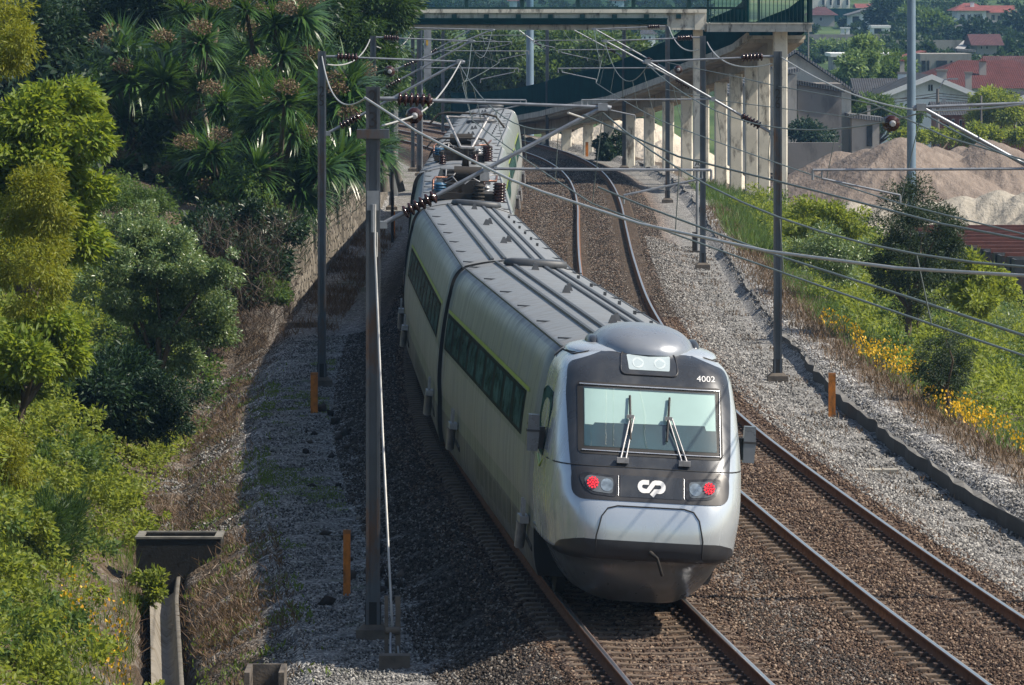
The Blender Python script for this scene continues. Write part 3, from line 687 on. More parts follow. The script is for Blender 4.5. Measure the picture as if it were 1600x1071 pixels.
# ---------------------------------------------------------------- overhead line
POLE = simple("grey mast steel", (.075,.088,.105), .45, .35, .3, 1.5, 0, .5, (.10,.06,.04), 2.5)
TUBE = simple("galvanised tube", (.27,.29,.32), .42, .55, .2, 5)
CONC = simple("stained concrete", (.30,.285,.25), .9, 0, .25, 2.2, .3, .3, (.10,.09,.075), 1.8)
FOOT = simple("mossy footing", (.10,.085,.07), .9, 0, .4, 4, .3)
WIRE = simple("bright cable", (.42,.42,.41), .45, .4, .15, 4)
COP = simple("weathered wire", (.11,.135,.13), .5, .4, .2, 4)
INK = simple("black digits", (.012,.012,.014), .7, 0, .1)
def sag(a, b, s, n=14):
    a = Vector(a); b = Vector(b); return [a.lerp(b, i/n)-Vector((0,0,4*s*(i/n)*(1-i/n))) for i in range(n+1)]
def cantilever(par, mx, y, tx, ztop=7.0, zlow=5.2, loops=True, reg=True):
    """bracket from the mast (mx) to the wires above the track (tx), all in the plane y"""
    d = 1 if tx > mx else -1; o = Vector((0,0,0)); L = lambda x, z, q=0: Vector((x-mx, q, z))
    tip = L(tx, ztop-.12); a = L(mx+d*.15, ztop); b = MB(); b.tube([L(mx+d*.1, ztop), L(mx+d*.35, ztop)], .035, 6); b.tube([L(mx+d*.85, ztop-.03), tip-Vector((0,0,0))], .023, 8)
    b.tube([tip+Vector((d*-.05,0,.02)), tip+Vector((d*.12,0,-.02))], .045, 6, 0); b.box(tip, (.14,.12,.10)); b.build("top_tube", TUBE, par)
    i = MB(); i.discs(L(mx+d*.35, ztop-.005), L(mx+d*.85, ztop-.03), .05, .105, 6); i.build("insulator", CERAM, par)
    g = MB(); p0 = L(mx+d*.12, zlow); dv = (tip-p0); p1 = p0+dv*.10; p2 = p0+dv*.25
    g.tube([p0, p1], .04, 6); g.tube([p2, tip], .030, 8); g.box(p0, (.16,.2,.1)); g.build("bracket_tube", TUBE, par)
    j = MB(); j.discs(p1, p2, .05, .105, 6); j.build("insulator", CERAM, par)
    if reg:
        zr_ = 6.0; f = (zr_-p0.z)/dv.z; q0 = p0+dv*f; e = L(tx+d*1.55, 5.98); r = MB(); r.tube([q0, e], .020, 8); r.box(q0, (.1,.1,.1)); r.tube([e, e-Vector((0,0,.14))], .02, 6)
        r.build("registration_tube", TUBE, par)
        s = MB(); h = L(tx+d*1.42, 5.86); k = L(tx+d*.30, 5.62); s.tube([h, k], .018, 6); s.tube([k, k-Vector((0,0,.12))], .018, 6); s.tube([h, h+Vector((0,0,.12))], .016, 6); s.build("steady_arm", TUBE, par)
def mast(x, y, side, number, label, top=7.1, w=.185, tx=None, base=None, cat=True, foot=True, d=.24):
    zb = gz(x, y) if base is None else base
    t = empty("catenary_mast", (x, y, 0), 0, label, "mast", "overhead line masts")
    m = MB(); zl = zb-.3
    m.box((0,-d/2+.01,(top+zl)/2), (w,.022,top-zl)); m.box((0,d/2-.01,(top+zl)/2), (w,.022,top-zl)); m.box((-w/2+.012,0,(top+zl)/2), (.024,d-.04,top-zl-.01)); m.box((w/2-.012,0,(top+zl)/2), (.024,d-.04,top-zl-.01))
    m.box((-w/2+.02,-d/2-.012,(top+zl)/2), (.045,.03,top-zl)); m.box((w/2-.02,-d/2-.012,(top+zl)/2), (.045,.03,top-zl))
    m.build("pole", POLE, t)
    if foot:
        q = .24; r_ = .135; f = MB(); f.prism([(-q,-q,zb-.3),(q,-q,zb-.3),(q,q,zb-.3),(-q,q,zb-.3)], (0,0,.44)); f.add([(a_*(q-.03), c_*(q-.03), zb+.142) for a_, c_ in ((-1,-1),(1,-1),(1,1),(-1,1))]+[(a_*r_, c_*r_, zb+.22) for a_, c_ in ((-1,-1),(1,-1),(1,1),(-1,1))], [(4,5,6,7),(0,1,5,4),(1,2,6,5),(2,3,7,6),(3,0,4,7)])
        f.build("footing", FOOT, t)
        bm_ = MB(); bm_.box((0,0,zb+.36), (w+.03,d+.05,.34)); bm_.build("base_sleeve", BLACK, t)
    if number:
        for k, ch in enumerate(number):
            me = textmesh(ch, .33, INK, "number"); n = link("number", me, t); z0 = {"23": 7.0, "26": 6.12, "25": 6.18}.get(number, 6.5); n.location = (0, -d/2-.032, z0-k*(.31 if number == "23" else .23)); n.rotation_euler = (math.pi/2, 0, 0); n.scale = (.85,1,1)
    if cat:
        cantilever(t, x, y, tx)
    return t
def sx(px, y): return (px-800)/FP*y
ML = []; MR = []
def LM(px, y, num, lab, top=7.1, **k): x = sx(px, y); ML.append((x, y)); return mast(x, y, 1, num, lab, top, tx=float(CL(y))+k.pop('dx', 0), **k)
def RM(px, y, num, lab, top=7.1, **k): x = sx(px, y); MR.append((x, y)); return mast(x, y, -1, num, lab, top, tx=float(C(y))+k.pop('dx', 0), **k)
m23 = LM(583, 80, "23", "tall steel mast numbered 23, nearest of all, with a white stay rod", 7.17, w=.195, dx=-.15)
LM(503, 131, "25", "steel mast numbered 25 in front of the cabbage palms, beside an orange marker post", 7.12)
LM(583, 184, "", "steel mast rising behind the one numbered 23, in front of the dark conifer", 7.05)
LM(612, 236, "", "steel mast half hidden by the conifer branches beside the stone wall", 7.0)
LM(656, 279, "", "steel mast left of the train's far end, beside the long grey weight box", 7.05, w=.30)
mast(sx(645, 286), 286, 1, "", "thinner mast just left of the one beside the weight box", 6.3, cat=False)
RM(1784, 80, "24", "mast out of view whose bracket reaches in from the right over the track", 7.1)
RM(1215, 131, "26", "steel mast numbered 26 right of the train, beside the cracked concrete gutter", 7.12)
RM(1098, 184, "", "steel mast right of the curve next to the letter A board", 7.05)
RM(1043, 241, "", "steel mast standing before the third pier of the ramp", 7.0)
RM(975, 286, "", "slim steel mast right of the dark ivy bush under the ramp", 6.9)
mast(sx(855, 318), 318, -1, "", "far steel mast just right of the train's tail in front of the ramp", 6.3, tx=float(C(318)))
mast(sx(692, 345), 345, -1, "", "far grey mast left of the train's tail, against green trees", 6.0, cat=False, base=-.6)
# fittings of mast 23
p = MB(); p.box((0,-.02,6.50), (.46,.36,.13)); p.build("collar", POLE, m23)
p = MB(); p.box((.0,-.17,5.55), (.17,.03,.28)); p.tube([(0,-.2,5.5),(0,-.2,5.1)], .03, 6); p.build("stay_clamp", TUBE, m23)
st = empty("stay_rod", (m23.location.x, 80, 0), 0, "white stay rod running down beside the nearest mast to a short post", "stay rod")
p = MB(); e = Vector((.33, -2.6, -.25)); p.tube([(.03,-.2,5.5),(.03,-.2,4.9),(.17,-1.4,2.3), e], .020, 6); p.tube([(.06,-.2,5.1),(.06,-.2,4.75)], .012, 5); p.build("rod", WIRE, st)
zb = gz(m23.location.x+.3, 77)
p = MB(); p.box((.25,-2.7,zb+.42), (.05,.10,.95)); p.box((.41,-2.7,zb+.42), (.07,.10,.95)); p.tube([(.24,-2.78,-.28),(.44,-2.78,-.28)], .05, 8); p.build("anchor_post", FOOT, st)
p = MB(); p.tube([(.31,-2.8,-.3),(.32,-3.4,zb+.1)], .016, 6); p.tube([(.41,-2.8,-.5),(.44,-3.4,zb+.1)], .016, 6); p.build("tail_rod", TUBE, st)
p = MB(); p.box((.38,-3.5,zb+.08), (.42,.3,.2)); p.build("anchor_block", FOOT, st)
# long grey box with the balance weights
wb = empty("tension_weight_box", (sx(668,277), 277, 0), 0, "tall grey box for balance weights hanging between thin posts left of the train's tail", "weight box")
p = MB(); p.box((0,0,5.45), (.36,.30,2.6)); p.box((0,0,6.78), (.42,.34,.06)); p.build("weight_case", simple("grey case", (.26,.28,.30), .5, .2), wb)
p = MB(); p.box((-.02,-.157,5.95), (.10,.01,.26)); p.build("warning_plate", simple("amber plate", (.45,.27,.02), .5), wb)
p = MB(); p.tube([(-.28,0,-.6),(-.28,0,7)], .05, 6); p.build("guide_post", TUBE, wb)
# contact and carrier wires, one pair per track
def span(pts, r, sagm, label, drop=None, mat=COP, droppers=None, name="overhead_wire"):
    b = MB(); full = []
    for a, c in zip(pts[:-1], pts[1:]): full += sag(a, c, sagm)[(1 if full else 0):]
    b.tube(full, r, 5); o = b.build(name, mat); tag(o, label, "wire", "overhead wires"); return full
def catenary(ms, cen, side):
    tops = [Vector((float(cen(y)) + (-.15 if y == 80 and side < 0 else 0), y, 6.80)) for x, y in ms]; first = Vector((float(cen(36)), 36, 6.8))
    lows = [Vector((float(cen(y))+(.3 if i % 2 else -.3), y, 5.5)) for i, (x, y) in enumerate(ms)]; f2 = Vector((float(cen(36))+.3, 36, 5.5))
    nm = "train's" if side < 0 else "empty right"
    A = span([first]+tops, .0125, .75, "upper carrier wire over the %s track" % nm)
    B = span([f2]+lows, .012, .04, "lower contact wire over the %s track" % nm)
    b = MB()
    for i in range(2, len(A)-2, 3): b.tube([A[i], B[min(i, len(B)-1)]], .007, 4, cap=False)
    o = b.build("dropper", COP); tag(o, "thin droppers tying the two wires over the %s track" % nm, "droppers")
    o['kind'] = 'stuff'
catenary(ML[:5], CL, -1); catenary(MR[1:] if False else MR, C, 1)
# heavy feeder sweeping across in front of the train's roof, drooping jumpers, insulators hung on wires
def cable(pts, r, label, mat=WIRE, name="cable"):
    b = MB(); b.tube(pts, r, 6); return tag(b.build(name, mat), label, "cable")
def onward(pts, f):
    return pts+[pts[-1]+(pts[-1]-pts[-2])*f]
def bez(a, b_, c, n=18): return [Vector(a)*(1-q)**2+Vector(b_)*2*q*(1-q)+Vector(c)*q*q for q in np.linspace(0, 1, n)]
ptsF = [(570,153,79),(650,205,76),(735,250,72),(800,282,68),(850,301,65),(1000,350,60),(1200,393,55),(1400,419,51),(1600,431,48),(1760,436,45)]
cable(onward([Q(*q) for q in ptsF], 3), .017, "thick bright feeder cable crossing low in front of the whole scene", name="feeder_cable")
cable(bez(Q(503,88,131), Q(520,190,112), Q(571,154,80)), .015, "drooping bright cable between the masts numbered 25 and 23")
cable(bez(Q(578,62,184), Q(560,110,150), Q(511,101,131)), .018, "drooping cable from the mast behind 23 to the one numbered 25")
cable(bez(Q(645,48,279), Q(625,90,230), Q(588,73,184)), .021, "drooping cable between two far masts by the conifer")
cable(bez(Q(1105,66,184), Q(1130,120,150), Q(1207,100,131)), .018, "drooping cable between the mast by the letter A board and mast 26")
cable(bez(Q(1045,42,241), Q(1060,88,210), Q(1092,78,184)), .021, "short drooping cable before the end of the footbridge deck")
cable(bez(Q(1221,90,131), Q(1330,160,110), Q(1430,172,86))+bez(Q(1430,172,86), Q(1500,178,82), Q(1640,158,78))[1:], .015, "bright cable hanging from mast 26 towards the right edge")
cable(bez(Q(720,96,131), Q(685,165,100), Q(648,181,82))+bez(Q(648,181,82), Q(630,188,81), Q(596,197,80))[1:], .015, "bright jumper cable passing through the round insulator beside mast 23")
cable(bez(Q(912,185,80), Q(900,175,70), Q(700,140,60), 4)[:2], .015, "short tie by the bracket tip of mast 23")
for (px, py, d, lab) in ((648,181,82,"round brown insulator seen end-on, hung beside mast 23"),(1394,193,80,"brown barrel insulator hanging alone right of the gable house"),(609,112,176,"dark round insulator on a wire left of the far masts"),(1060,109,180,"small white insulator on a jumper before the ramp railing")):
    t = empty("hanging_insulator", Q(px,py,d), 0, lab, "insulator", "insulators hung on wires"); s = d/80*(.45 if px > 1050 and px < 1100 else .62 if px < 640 else .9)
    b = MB(); b.discs((-.02*s,.22*s,0),(0,-.10*s,0), .07*s, .135*s, 3); b.build("shed", CERAM, t); c = MB(); c.tube([(0,-.10*s,0),(0,-.22*s,-.01)], [.055*s,.035*s], 10); c.build("cap", CAPM, t)
cable(onward([Q(1043,98,184), Q(1140,118,160), Q(1215,135,131), Q(1300,150,120), Q(1365,163,100), Q(1480,215,84), Q(1640,262,70)], 2), .013, "thin wire running from the far brackets over the gable house to the right", COP)
cable([Q(1040,140,200), Q(1130,158,170), Q(1326,183,118), Q(1382,167,84)], .013, "thin wire clamped in front of the grey shed", COP)
cable(onward([Q(912,180,80), Q(1060,245,76), Q(1280,300,70), Q(1470,350,62), Q(1640,382,56)], 2), .014, "carrier wire descending to the right in front of the sand heaps", COP)
cable(onward([Q(935,293,80), Q(1000,320,76), Q(1200,395,66), Q(1420,465,56), Q(1640,538,48)], 2), .014, "lower wire descending to the right across the shrubs", COP)
# ---------------------------------------------------------------- footbridge, ramp, walls, signs, drains
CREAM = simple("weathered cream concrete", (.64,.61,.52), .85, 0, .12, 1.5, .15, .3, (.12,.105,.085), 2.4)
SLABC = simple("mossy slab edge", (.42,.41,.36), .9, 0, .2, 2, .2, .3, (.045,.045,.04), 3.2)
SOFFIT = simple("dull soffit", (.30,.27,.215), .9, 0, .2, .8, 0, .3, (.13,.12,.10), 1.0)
TEAL = simple("dark teal sheet", (.004,.036,.038), .9, 0, .25, 1.2, 0, 0)
TEALF = simple("dark teal frame", (.005,.03,.032), .6, 0, .15, 3, 0, .2)
t = NT("bridge glass"); gl = t.node("ShaderNodeBsdfGlossy"); gl.inputs["Roughness"].default_value = .08; gl.inputs[0].default_value = (.7,.85,.95,1)
tr = t.node("ShaderNodeBsdfTransparent"); tr.inputs[0].default_value = (.70,.82,.88,1); mx = t.node("ShaderNodeMixShader"); mx.inputs[0].default_value = .05
t.t.links.new(tr.outputs[0], mx.inputs[1]); t.t.links.new(gl.outputs[0], mx.inputs[2]); t.t.links.new(mx.outputs[0], t.out.inputs[0]); BGLASS = t.m
YB = 252.0; bk = YB/FP
bx = lambda px: (px-800)*bk
bz = lambda py: HC-(py-YH)*bk
fb = empty("footbridge", (bx(1090), YB, gz(bx(1090), YB)), 0, "cream concrete footbridge over the tracks with glass sides and a long curving ramp", "footbridge"); off = -Vector(fb.location)
def fpart(b, name, mat):
    o = b.build(name, mat, fb); o.location = off; return o
b = MB(); x0, x1 = bx(520), bx(1103)
b.box(((x0+x1)/2, YB+1.2, (bz(15)+bz(47))/2), (x1-x0, 2.6, bz(15)-bz(47)))
b.box(((x0+x1)/2, YB-.18, bz(17.5)), (x1-x0+.05, .22, bz(15)-bz(20)+.02))
b.box((bx(1094.5), YB-.14, (bz(20)+bz(47))/2), (bx(1103)-bx(1086)+.03, .16, bz(20)-bz(47)+.006))
b.box((bx(1062), YB-.135, bz(45)), (bx(1086)-bx(1040), .13, .10))
fpart(b, "deck_beam", CREAM)
b = MB(); b.box(((x0+bx(1042))/2, YB-.25, (bz(30)+bz(38.5))/2), (bx(1042)-x0, .5, bz(30)-bz(38.5))); b.box(((x0+bx(1042.8))/2, YB-.30, bz(29.4)), (bx(1042.8)-x0, .62, .05)); fpart(b, "protection_hood", TEAL)
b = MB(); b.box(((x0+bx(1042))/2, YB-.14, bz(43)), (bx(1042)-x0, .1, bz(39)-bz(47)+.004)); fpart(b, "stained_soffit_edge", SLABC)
for k in range(11):
    px = 560+k*50; b = MB(); b.box((bx(px), YB-.22, bz(26)), (.22,.3,.20)); fpart(b, "hood_hook", TEALF)
for k in range(8):
    xa, xb = bx(572+k*87-17), bx(572+(k+1)*87-17)
    if xb > bx(1106): xb = bx(1104)
    b = MB(); b.box((xa, YB+.05, bz(15)+.85), (.17,.12,1.7)); fpart(b, "glass_post", TEALF)
    b = MB(); b.box(((xa+xb)/2, YB+.05, bz(15)+.06), (xb-xa-.18,.09,.10)); fpart(b, "glass_rail", TEALF)
    b = MB(); b.box(((xa+xb)/2, YB+.05, bz(15)+1.62), (xb-xa-.18,.09,.08)); fpart(b, "glass_rail", TEALF)
    b = MB(); b.box(((xa+xb)/2, YB+.05, bz(15)+.84), (xb-xa-.18,.012,1.46)); fpart(b, "glass_pane", BGLASS)
    b = MB(); b.box((xa, YB+2.35, bz(15)+.85), (.10,.08,1.7)); fpart(b, "rear_post", TEALF)
def pier(px0, px1, y, ztop, zbot=None, name="pier", dp=.62):
    x = ((px0+px1)/2-800)/FP*y; w = (px1-px0)/FP*y; zb = (gz(x, y) if zbot is None else zbot)-.4; b = MB(); c = .05
    pts = [(x-w/2+c,y-dp/2,zb),(x+w/2-c,y-dp/2,zb),(x+w/2,y-dp/2+c,zb),(x+w/2,y+dp/2-c,zb),(x+w/2-c,y+dp/2,zb),(x-w/2+c,y+dp/2,zb),(x-w/2,y+dp/2-c,zb),(x-w/2,y-dp/2+c,zb)]
    b.prism(pts, (0,0,ztop-zb)); return fpart(b, name, CREAM)
pier(1083, 1098, YB+1.0, bz(47)-.002); pier(600, 622, YB+1.0, bz(47)-.002)
# landing and railing
lx0, lx1 = bx(1104), bx(1268)
b = MB(); b.box(((lx0+lx1)/2, YB+1.35, bz(44)), (lx1-lx0, 3.3, bz(38)-bz(50))); b.box(((lx0+lx1)/2+.03, YB+1.35, bz(38)+.03), (lx1-lx0+.10, 3.4, .06)); fpart(b, "landing", SLABC)
b = MB(); b.box(((lx0+lx1)/2, YB-.1, bz(36)), (lx1-lx0-.3,.06,.10)); b.box(((lx0+lx1)/2, YB-.1, bz(36)+1.25), (lx1-lx0-.3,.07,.07)); b.box((bx(1267), YB-.1, bz(36)+.65), (.12,.1,1.35)); b.box((bx(1106), YB-.1, bz(36)+.65), (.10,.1,1.35)); b.box((bx(1186), YB-.1, bz(36)+.65), (.08,.09,1.3)); fpart(b, "railing_frame", TEALF)
for k in range(26):
    b = MB(); xx = bx(1110)+(bx(1264)-bx(1110))*k/25; b.box((xx, YB-.1, bz(36)+.62), (.028,.028,1.2)); fpart(b, "railing_bar", TEALF)
b = MB(); b.box((lx1-.05, YB+1.4, bz(36)+.65), (.04,2.9,1.3)); fpart(b, "side_screen", TEAL)
# the ramp: centre line follows the curve and comes down away from us
rY = np.array([254,256,258.5,262,270,277,284,292,300,310,321,332,345,360.]); rX = np.array([(1213-800)/FP*254,(1190-800)/FP*256,(1160-800)/FP*258.5,9.35,8.75,8.1,7.3,6.35,5.35,4.25,3.0,1.6,-.3,-2.6])
rZ = np.array([6.5,5.97,5.6,5.0,4.35,3.93,3.45,2.9,2.55,2.1,1.5,1.0,.55,.2])
def rampstrip(name, mat, oL, oR, zt, zb):
    b = MB(); vs = []
    for i in range(len(rY)):
        j0, j1 = max(i-1, 0), min(i+1, len(rY)-1); tx, ty = rX[j1]-rX[j0], rY[j1]-rY[j0]; l = math.hypot(tx, ty); nx, ny = ty/l, -tx/l
        for o_, z_ in ((oL, zb), (oL, zt), (oR, zt), (oR, zb)): vs.append((rX[i]+nx*o_, rY[i]+ny*o_, rZ[i]+z_))
    n = len(rY); fs = [(4*i+j, 4*i+(j+1) % 4, 4*i+4+(j+1) % 4, 4*i+4+j) for i in range(n-1) for j in range(4)]+[(0,3,2,1),(4*n-4,4*n-3,4*n-2,4*n-1)]
    b.add(vs, fs); return fpart(b, name, mat)
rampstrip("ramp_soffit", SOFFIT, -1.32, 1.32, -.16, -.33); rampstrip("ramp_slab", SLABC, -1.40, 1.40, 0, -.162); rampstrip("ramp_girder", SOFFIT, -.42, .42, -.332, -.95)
rampstrip("ramp_kerb", SLABC, -1.43, -1.30, .12, -.20)
rampstrip("ramp_screen", TEAL, -1.34, -1.30, 1.75, .10); rampstrip("ramp_screen", TEAL, 1.30, 1.34, 1.75, .10)
for (a, c_, y) in ((1208,1230,253),(1184,1203,254.5),(1164,1184,256.2),(1140,1160,258.5),(1116.5,1136,261),(1098,1108,264),(1064,1082,270),(1035,1053,277),(1006,1023,283),(977,992,289),(943,959,302),(911,927,311),(877,893,321),(846,862,331)):
    zt = float(np.interp(y, rY, rZ))-.9; zt = max(zt, .3)
    if a > 1200: zt = bz(50)-.002
    pier(a, c_, y, zt, name="ramp_pier")
# stone retaining wall on the left
t = NT("rubble stone"); v = t.scale(t.pos(), (1,.55,1)); vo = t.voro(v, 2.6); ve = t.voro(v, 2.6, 'DISTANCE_TO_EDGE')
c = t.ramp(t.sep(vo.outputs["Color"])[0], [(.1,(.11,.098,.08)),(.5,(.185,.165,.138)),(.9,(.27,.245,.21))]); c = t.mix(t.rampf(t.noise(t.pos(), 5, 6, .7), .4, .7, 0, .6), c, (.08,.07,.055))
c = t.mix(t.rampf(ve.outputs["Distance"], .0, .06, .9, 0), c, (.035,.03,.024)); t.bump(t.rampf(ve.outputs["Distance"], 0, .12), .8, .08); STONE = t.done(c, .95, 0, .2)
b = MB(); vs = []; ys = np.arange(157, 262, 2.0)
for i, y in enumerate(ys):
    x = float(C(y))-9.2; top = 1.95+.12*math.sin(y*1.7)+.08*math.sin(y*4.1)+(-1.2*max(0,(163-y)/6)); vs += [(x+.12,y,-1.2),(x,y,top),(x-.45,y,top+.02),(x-.45,y,-1.2)]
n = len(ys); b.add(vs, [(4*i+j, 4*i+4+j, 4*i+4+(j+1) % 4, 4*i+(j+1) % 4) for i in range(n-1) for j in range(3)]+[(0,1,2,3)])
wl = b.build("retaining_wall", STONE); tag(wl, "rough stone retaining wall left of the train, below the cabbage palms", "wall")
# gutter along the right-hand path
DRN = simple("gutter concrete", (.15,.146,.138), .9, 0, .25, 2.5, .3, .3, (.07,.065,.055), 2.5)
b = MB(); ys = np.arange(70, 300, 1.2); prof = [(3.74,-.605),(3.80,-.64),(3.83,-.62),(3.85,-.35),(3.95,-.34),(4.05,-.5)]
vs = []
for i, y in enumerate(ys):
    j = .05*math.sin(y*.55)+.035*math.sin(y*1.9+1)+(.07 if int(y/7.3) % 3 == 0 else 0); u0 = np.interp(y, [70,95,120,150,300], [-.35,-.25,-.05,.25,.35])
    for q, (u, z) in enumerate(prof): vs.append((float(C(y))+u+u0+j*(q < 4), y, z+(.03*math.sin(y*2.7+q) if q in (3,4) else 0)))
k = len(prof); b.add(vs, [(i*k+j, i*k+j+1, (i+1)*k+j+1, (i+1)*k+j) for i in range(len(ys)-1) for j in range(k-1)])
b.m = [1 if i % 5 in (0, 1, 2) else 0 for i in range(len(b.f))]; g = b.build("gutter", [DRN, simple("shade-toned gutter wall", (.035,.035,.035), .9, 0, .5, 3)]); tag(g, "cracked concrete gutter with a raised edge running along the right-hand path", "gutter")  # kerb face and trough coloured dark to stand in for their shade
# left channel and its headwall box
b = MB(); ys = np.arange(66, 98.5, .8); vs = []; pr = [(-.34,.06),(-.26,.03),(-.14,-.20),(0,-.27),(.12,-.20),(.17,.04),(.20,.07),(.27,.07)]
cxl = lambda y: P(255 + (y-80)*1.0, 0, 0).x
for y in ys:
    x = float(np.interp(y, [66,75,81,93,98], [-4.3,-4.65,-4.95,-5.75,-6.0]))
    for u, z in pr: vs.append((x+u*.78, y, -1.64+z+.02*math.sin(y*3)))
k = len(pr); b.add(vs, [(i*k+j, (i+1)*k+j, (i+1)*k+j+1, i*k+j+1) for i in range(len(ys)-1) for j in range(k-1)], 0, True)
ch = b.build("drain_channel", simple("pale half pipe", (.19,.175,.15), .9, 0, .2, 3, .3, .3, (.10,.08,.05), 2.0)); tag(ch, "half-round concrete drain channel leading to the dark culvert box", "drain")
hw = empty("culvert_box", Q(281,915,97), 0, "open dark concrete box with a grating at the head of the drain channel", "culvert")
b = MB(); zt = .82; b.box((0,-.35,.15), (1.46,.12,1.5)); b.box((0,.62,.30), (1.46,.10,1.2)); b.box((-.68,.13,.30), (.10,.86,1.2)); b.box((.68,.13,.30), (.10,.86,1.2)); b.build("box_walls", simple("near-black concrete", (.012,.012,.011), .9, 0, .4, 4, .2), hw)  # walls share one near-black tone all over
b = MB(); b.box((0,-.35,.915), (1.50,.15,.045)); b.box((-.68,.15,.915), (.13,.82,.045)); b.box((.68,.15,.915), (.13,.82,.045)); b.box((0,.63,.915), (1.5,.12,.045)); b.build("box_rim", simple("grey rim", (.16,.155,.14), .9, 0, .3, 6), hw)
b = MB(); b.box((0,.13,.80), (1.2,.8,.04)); 
for q in range(7): b.box((0,-.15+q*.1,.83), (1.2,.03,.03))
b.build("grating", simple("rusted grate", (.07,.06,.055), .7, .3, .3, 6), hw)
hw.scale = (1,1,.80); hw.location.z = -1.63
pb = empty("drain_pit", Q(415,1075,72), 0, "open concrete drain pit at the bottom edge left of the stay rod", "pit")
b = MB(); b.box((-.22,0,-.1), (.07,.9,.7)); b.box((.22,0,-.1), (.07,.9,.7)); b.box((0,.48,-.1), (.51,.07,.7)); b.build("pit_walls", FOOT, pb)
b = MB(); b.box((0,0,-.25), (.36,.88,.05)); b.build("pit_floor", BLACK, pb)
# cable-trough lids by the path, small bits
for (px, py, w, lab) in ((640,0,0,""),):
    pass
b = MB(); c0 = P(1378,738,-.6); b.box(c0+Vector((0,0,.03)), (.62,.42,.06)); b.box(c0+Vector((.02,0,.065)), (.03,.40,.012)); tag(b.build("cover_slab", CONC), "small rectangular cover slab in the gravel beside the gutter", "cover slab")
b = MB(); c0 = P(470,512,-.7); b.prism([c0+Vector((-.65,0,-.2)), c0+Vector((.55,.5,-.2)), c0+Vector((.55,.5,.12)), c0+Vector((-.65,0,.12))], (.1,.8,0)); tag(b.build("stone_slab", FOOT), "dark flat slab lying at the end of the stone wall", "slab")
# orange marker posts
ORG = simple("orange post paint", (.50,.17,.025), .65, 0, .22, 7, .1, .3, (.18,.08,.02), 6)
for (px, yb, yt, z, lab) in ((542,930,828,-.72,"orange marker post standing in gravel left of mast 23"),(491,647,582,-.72,"orange marker post at the foot of mast 25"),(1300,650,583,-.6,"orange marker post beside the right-hand gutter"),(917,245,222,-.6,"tiny orange marker post by the far ramp piers"),(615,370,330,-.72,"orange marker post half hidden behind the letter A board by the wall")):
    p0 = P(px, yb, z); k = FP/p0.y; h = (yb-yt)/k; w = 11/k if yb > 500 else 4.5/k
    e = empty("marker_post", p0, random.uniform(-.05,.05), lab, "marker post", "orange marker posts")
    m = MB(); m.prism([(-w/2,-.04,-.2),(w/2,-.04,-.2),(w/2,.04,-.2),(-w/2,.04,-.2)], (0,0,h+.2-.06)); m.build("post", ORG, e); m = MB(); m.prism([(-w/2-.003,-.043,h-.062),(w/2+.003,-.043,h-.062),(w/2+.003,.043,h-.062),(-w/2-.003,.043,h-.062)], (.003,0,.06)); m.build("post_tip", simple("worn orange tip", (.30,.12,.03), .8, 0, .3, 8), e)
# letter A boards
def aboard(px, pyc, d, size, lab, white):
    c = Q(px, pyc, d); zb = gz(c.x, d); e = empty("letter_board", (c.x, d, zb), 0, lab, "sign"); h = c.z-zb; s = size*d/FP
    m = MB(); m.tube([(0,.05,-.2),(0,.05,h)], .055, 8); m.build("post", TUBE if white else UNDER, e)
    m = MB(); m.box((0,0,h), (s, .04, s)); m.build("board_back", UNDER, e)
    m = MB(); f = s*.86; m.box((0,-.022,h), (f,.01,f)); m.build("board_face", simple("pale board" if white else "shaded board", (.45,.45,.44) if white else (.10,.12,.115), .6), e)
    me = textmesh("A", s*.95, INK, "letter"); o = link("letter", me, e); o.location = (0,-.03,h-.0); o.rotation_euler = (math.pi/2,0,0); o.scale = (.9,1,1)
    return e, h, s
e_, h_, s_ = aboard(1089.5, 256, 196, 13.5, "white board with a black letter A before the mast right of the curve", True)
aboard(613, 258, 205, 16, "dark board with a black letter A on a thin post by the stone wall", False)
m = MB(); m.box((-.1,-.2,.25), (.16,.3,.9)); m.box((-.05,-.3,-.1), (.3,.6,.3)); m.build("signal_box", UNDER, e_)
# big blue-grey lighting poles
for (px, w, d, zb, top, lab) in ((1424,14,262,-4.2,14,"thick blue-grey lighting pole in front of the sand heap"),(828,12,372,-1,12,"blue-grey lighting pole behind the ramp in front of the green trees")):
    x = sx(px, d); r = w/2/FP*d; m = MB(); m.tube([(x,d,zb-1),(x,d,top)], [r*1.05,r*.9], 16); e = m.build("lighting_pole", simple("blue grey pole paint", (.15,.22,.29), .55, .2, .15, .8)); tag(e, lab, "pole")
# ---------------------------------------------------------------- plants
def leaf_arrays(pos, axis, nrm, L, Wd, fold=.25):
    """one folded rhombus (two triangles) per leaf"""
    n = len(pos); axis = axis/np.linalg.norm(axis, axis=1, keepdims=True)
    side = np.cross(axis, nrm); side /= np.maximum(np.linalg.norm(side, axis=1, keepdims=True), 1e-6); up = np.cross(side, axis)
    L = np.broadcast_to(np.asarray(L, float).reshape(-1, 1), (n, 1)); Wd = np.broadcast_to(np.asarray(Wd, float).reshape(-1, 1), (n, 1))
    a = pos; t = pos+axis*L; m = pos+axis*L*.45; l = m+side*Wd*.5+up*Wd*fold; r = m-side*Wd*.5+up*Wd*fold
    V = np.stack([a, l, t, r], 1).reshape(-1, 3); b = np.arange(n)[:, None]*4
    F = np.concatenate([b+np.array([[0, 2, 1]]), b+np.array([[0, 3, 2]])], 1).reshape(-1, 3)
    return V, F
def unit(n):
    v = rng.normal(size=(n, 3)); return v/np.linalg.norm(v, axis=1, keepdims=True)
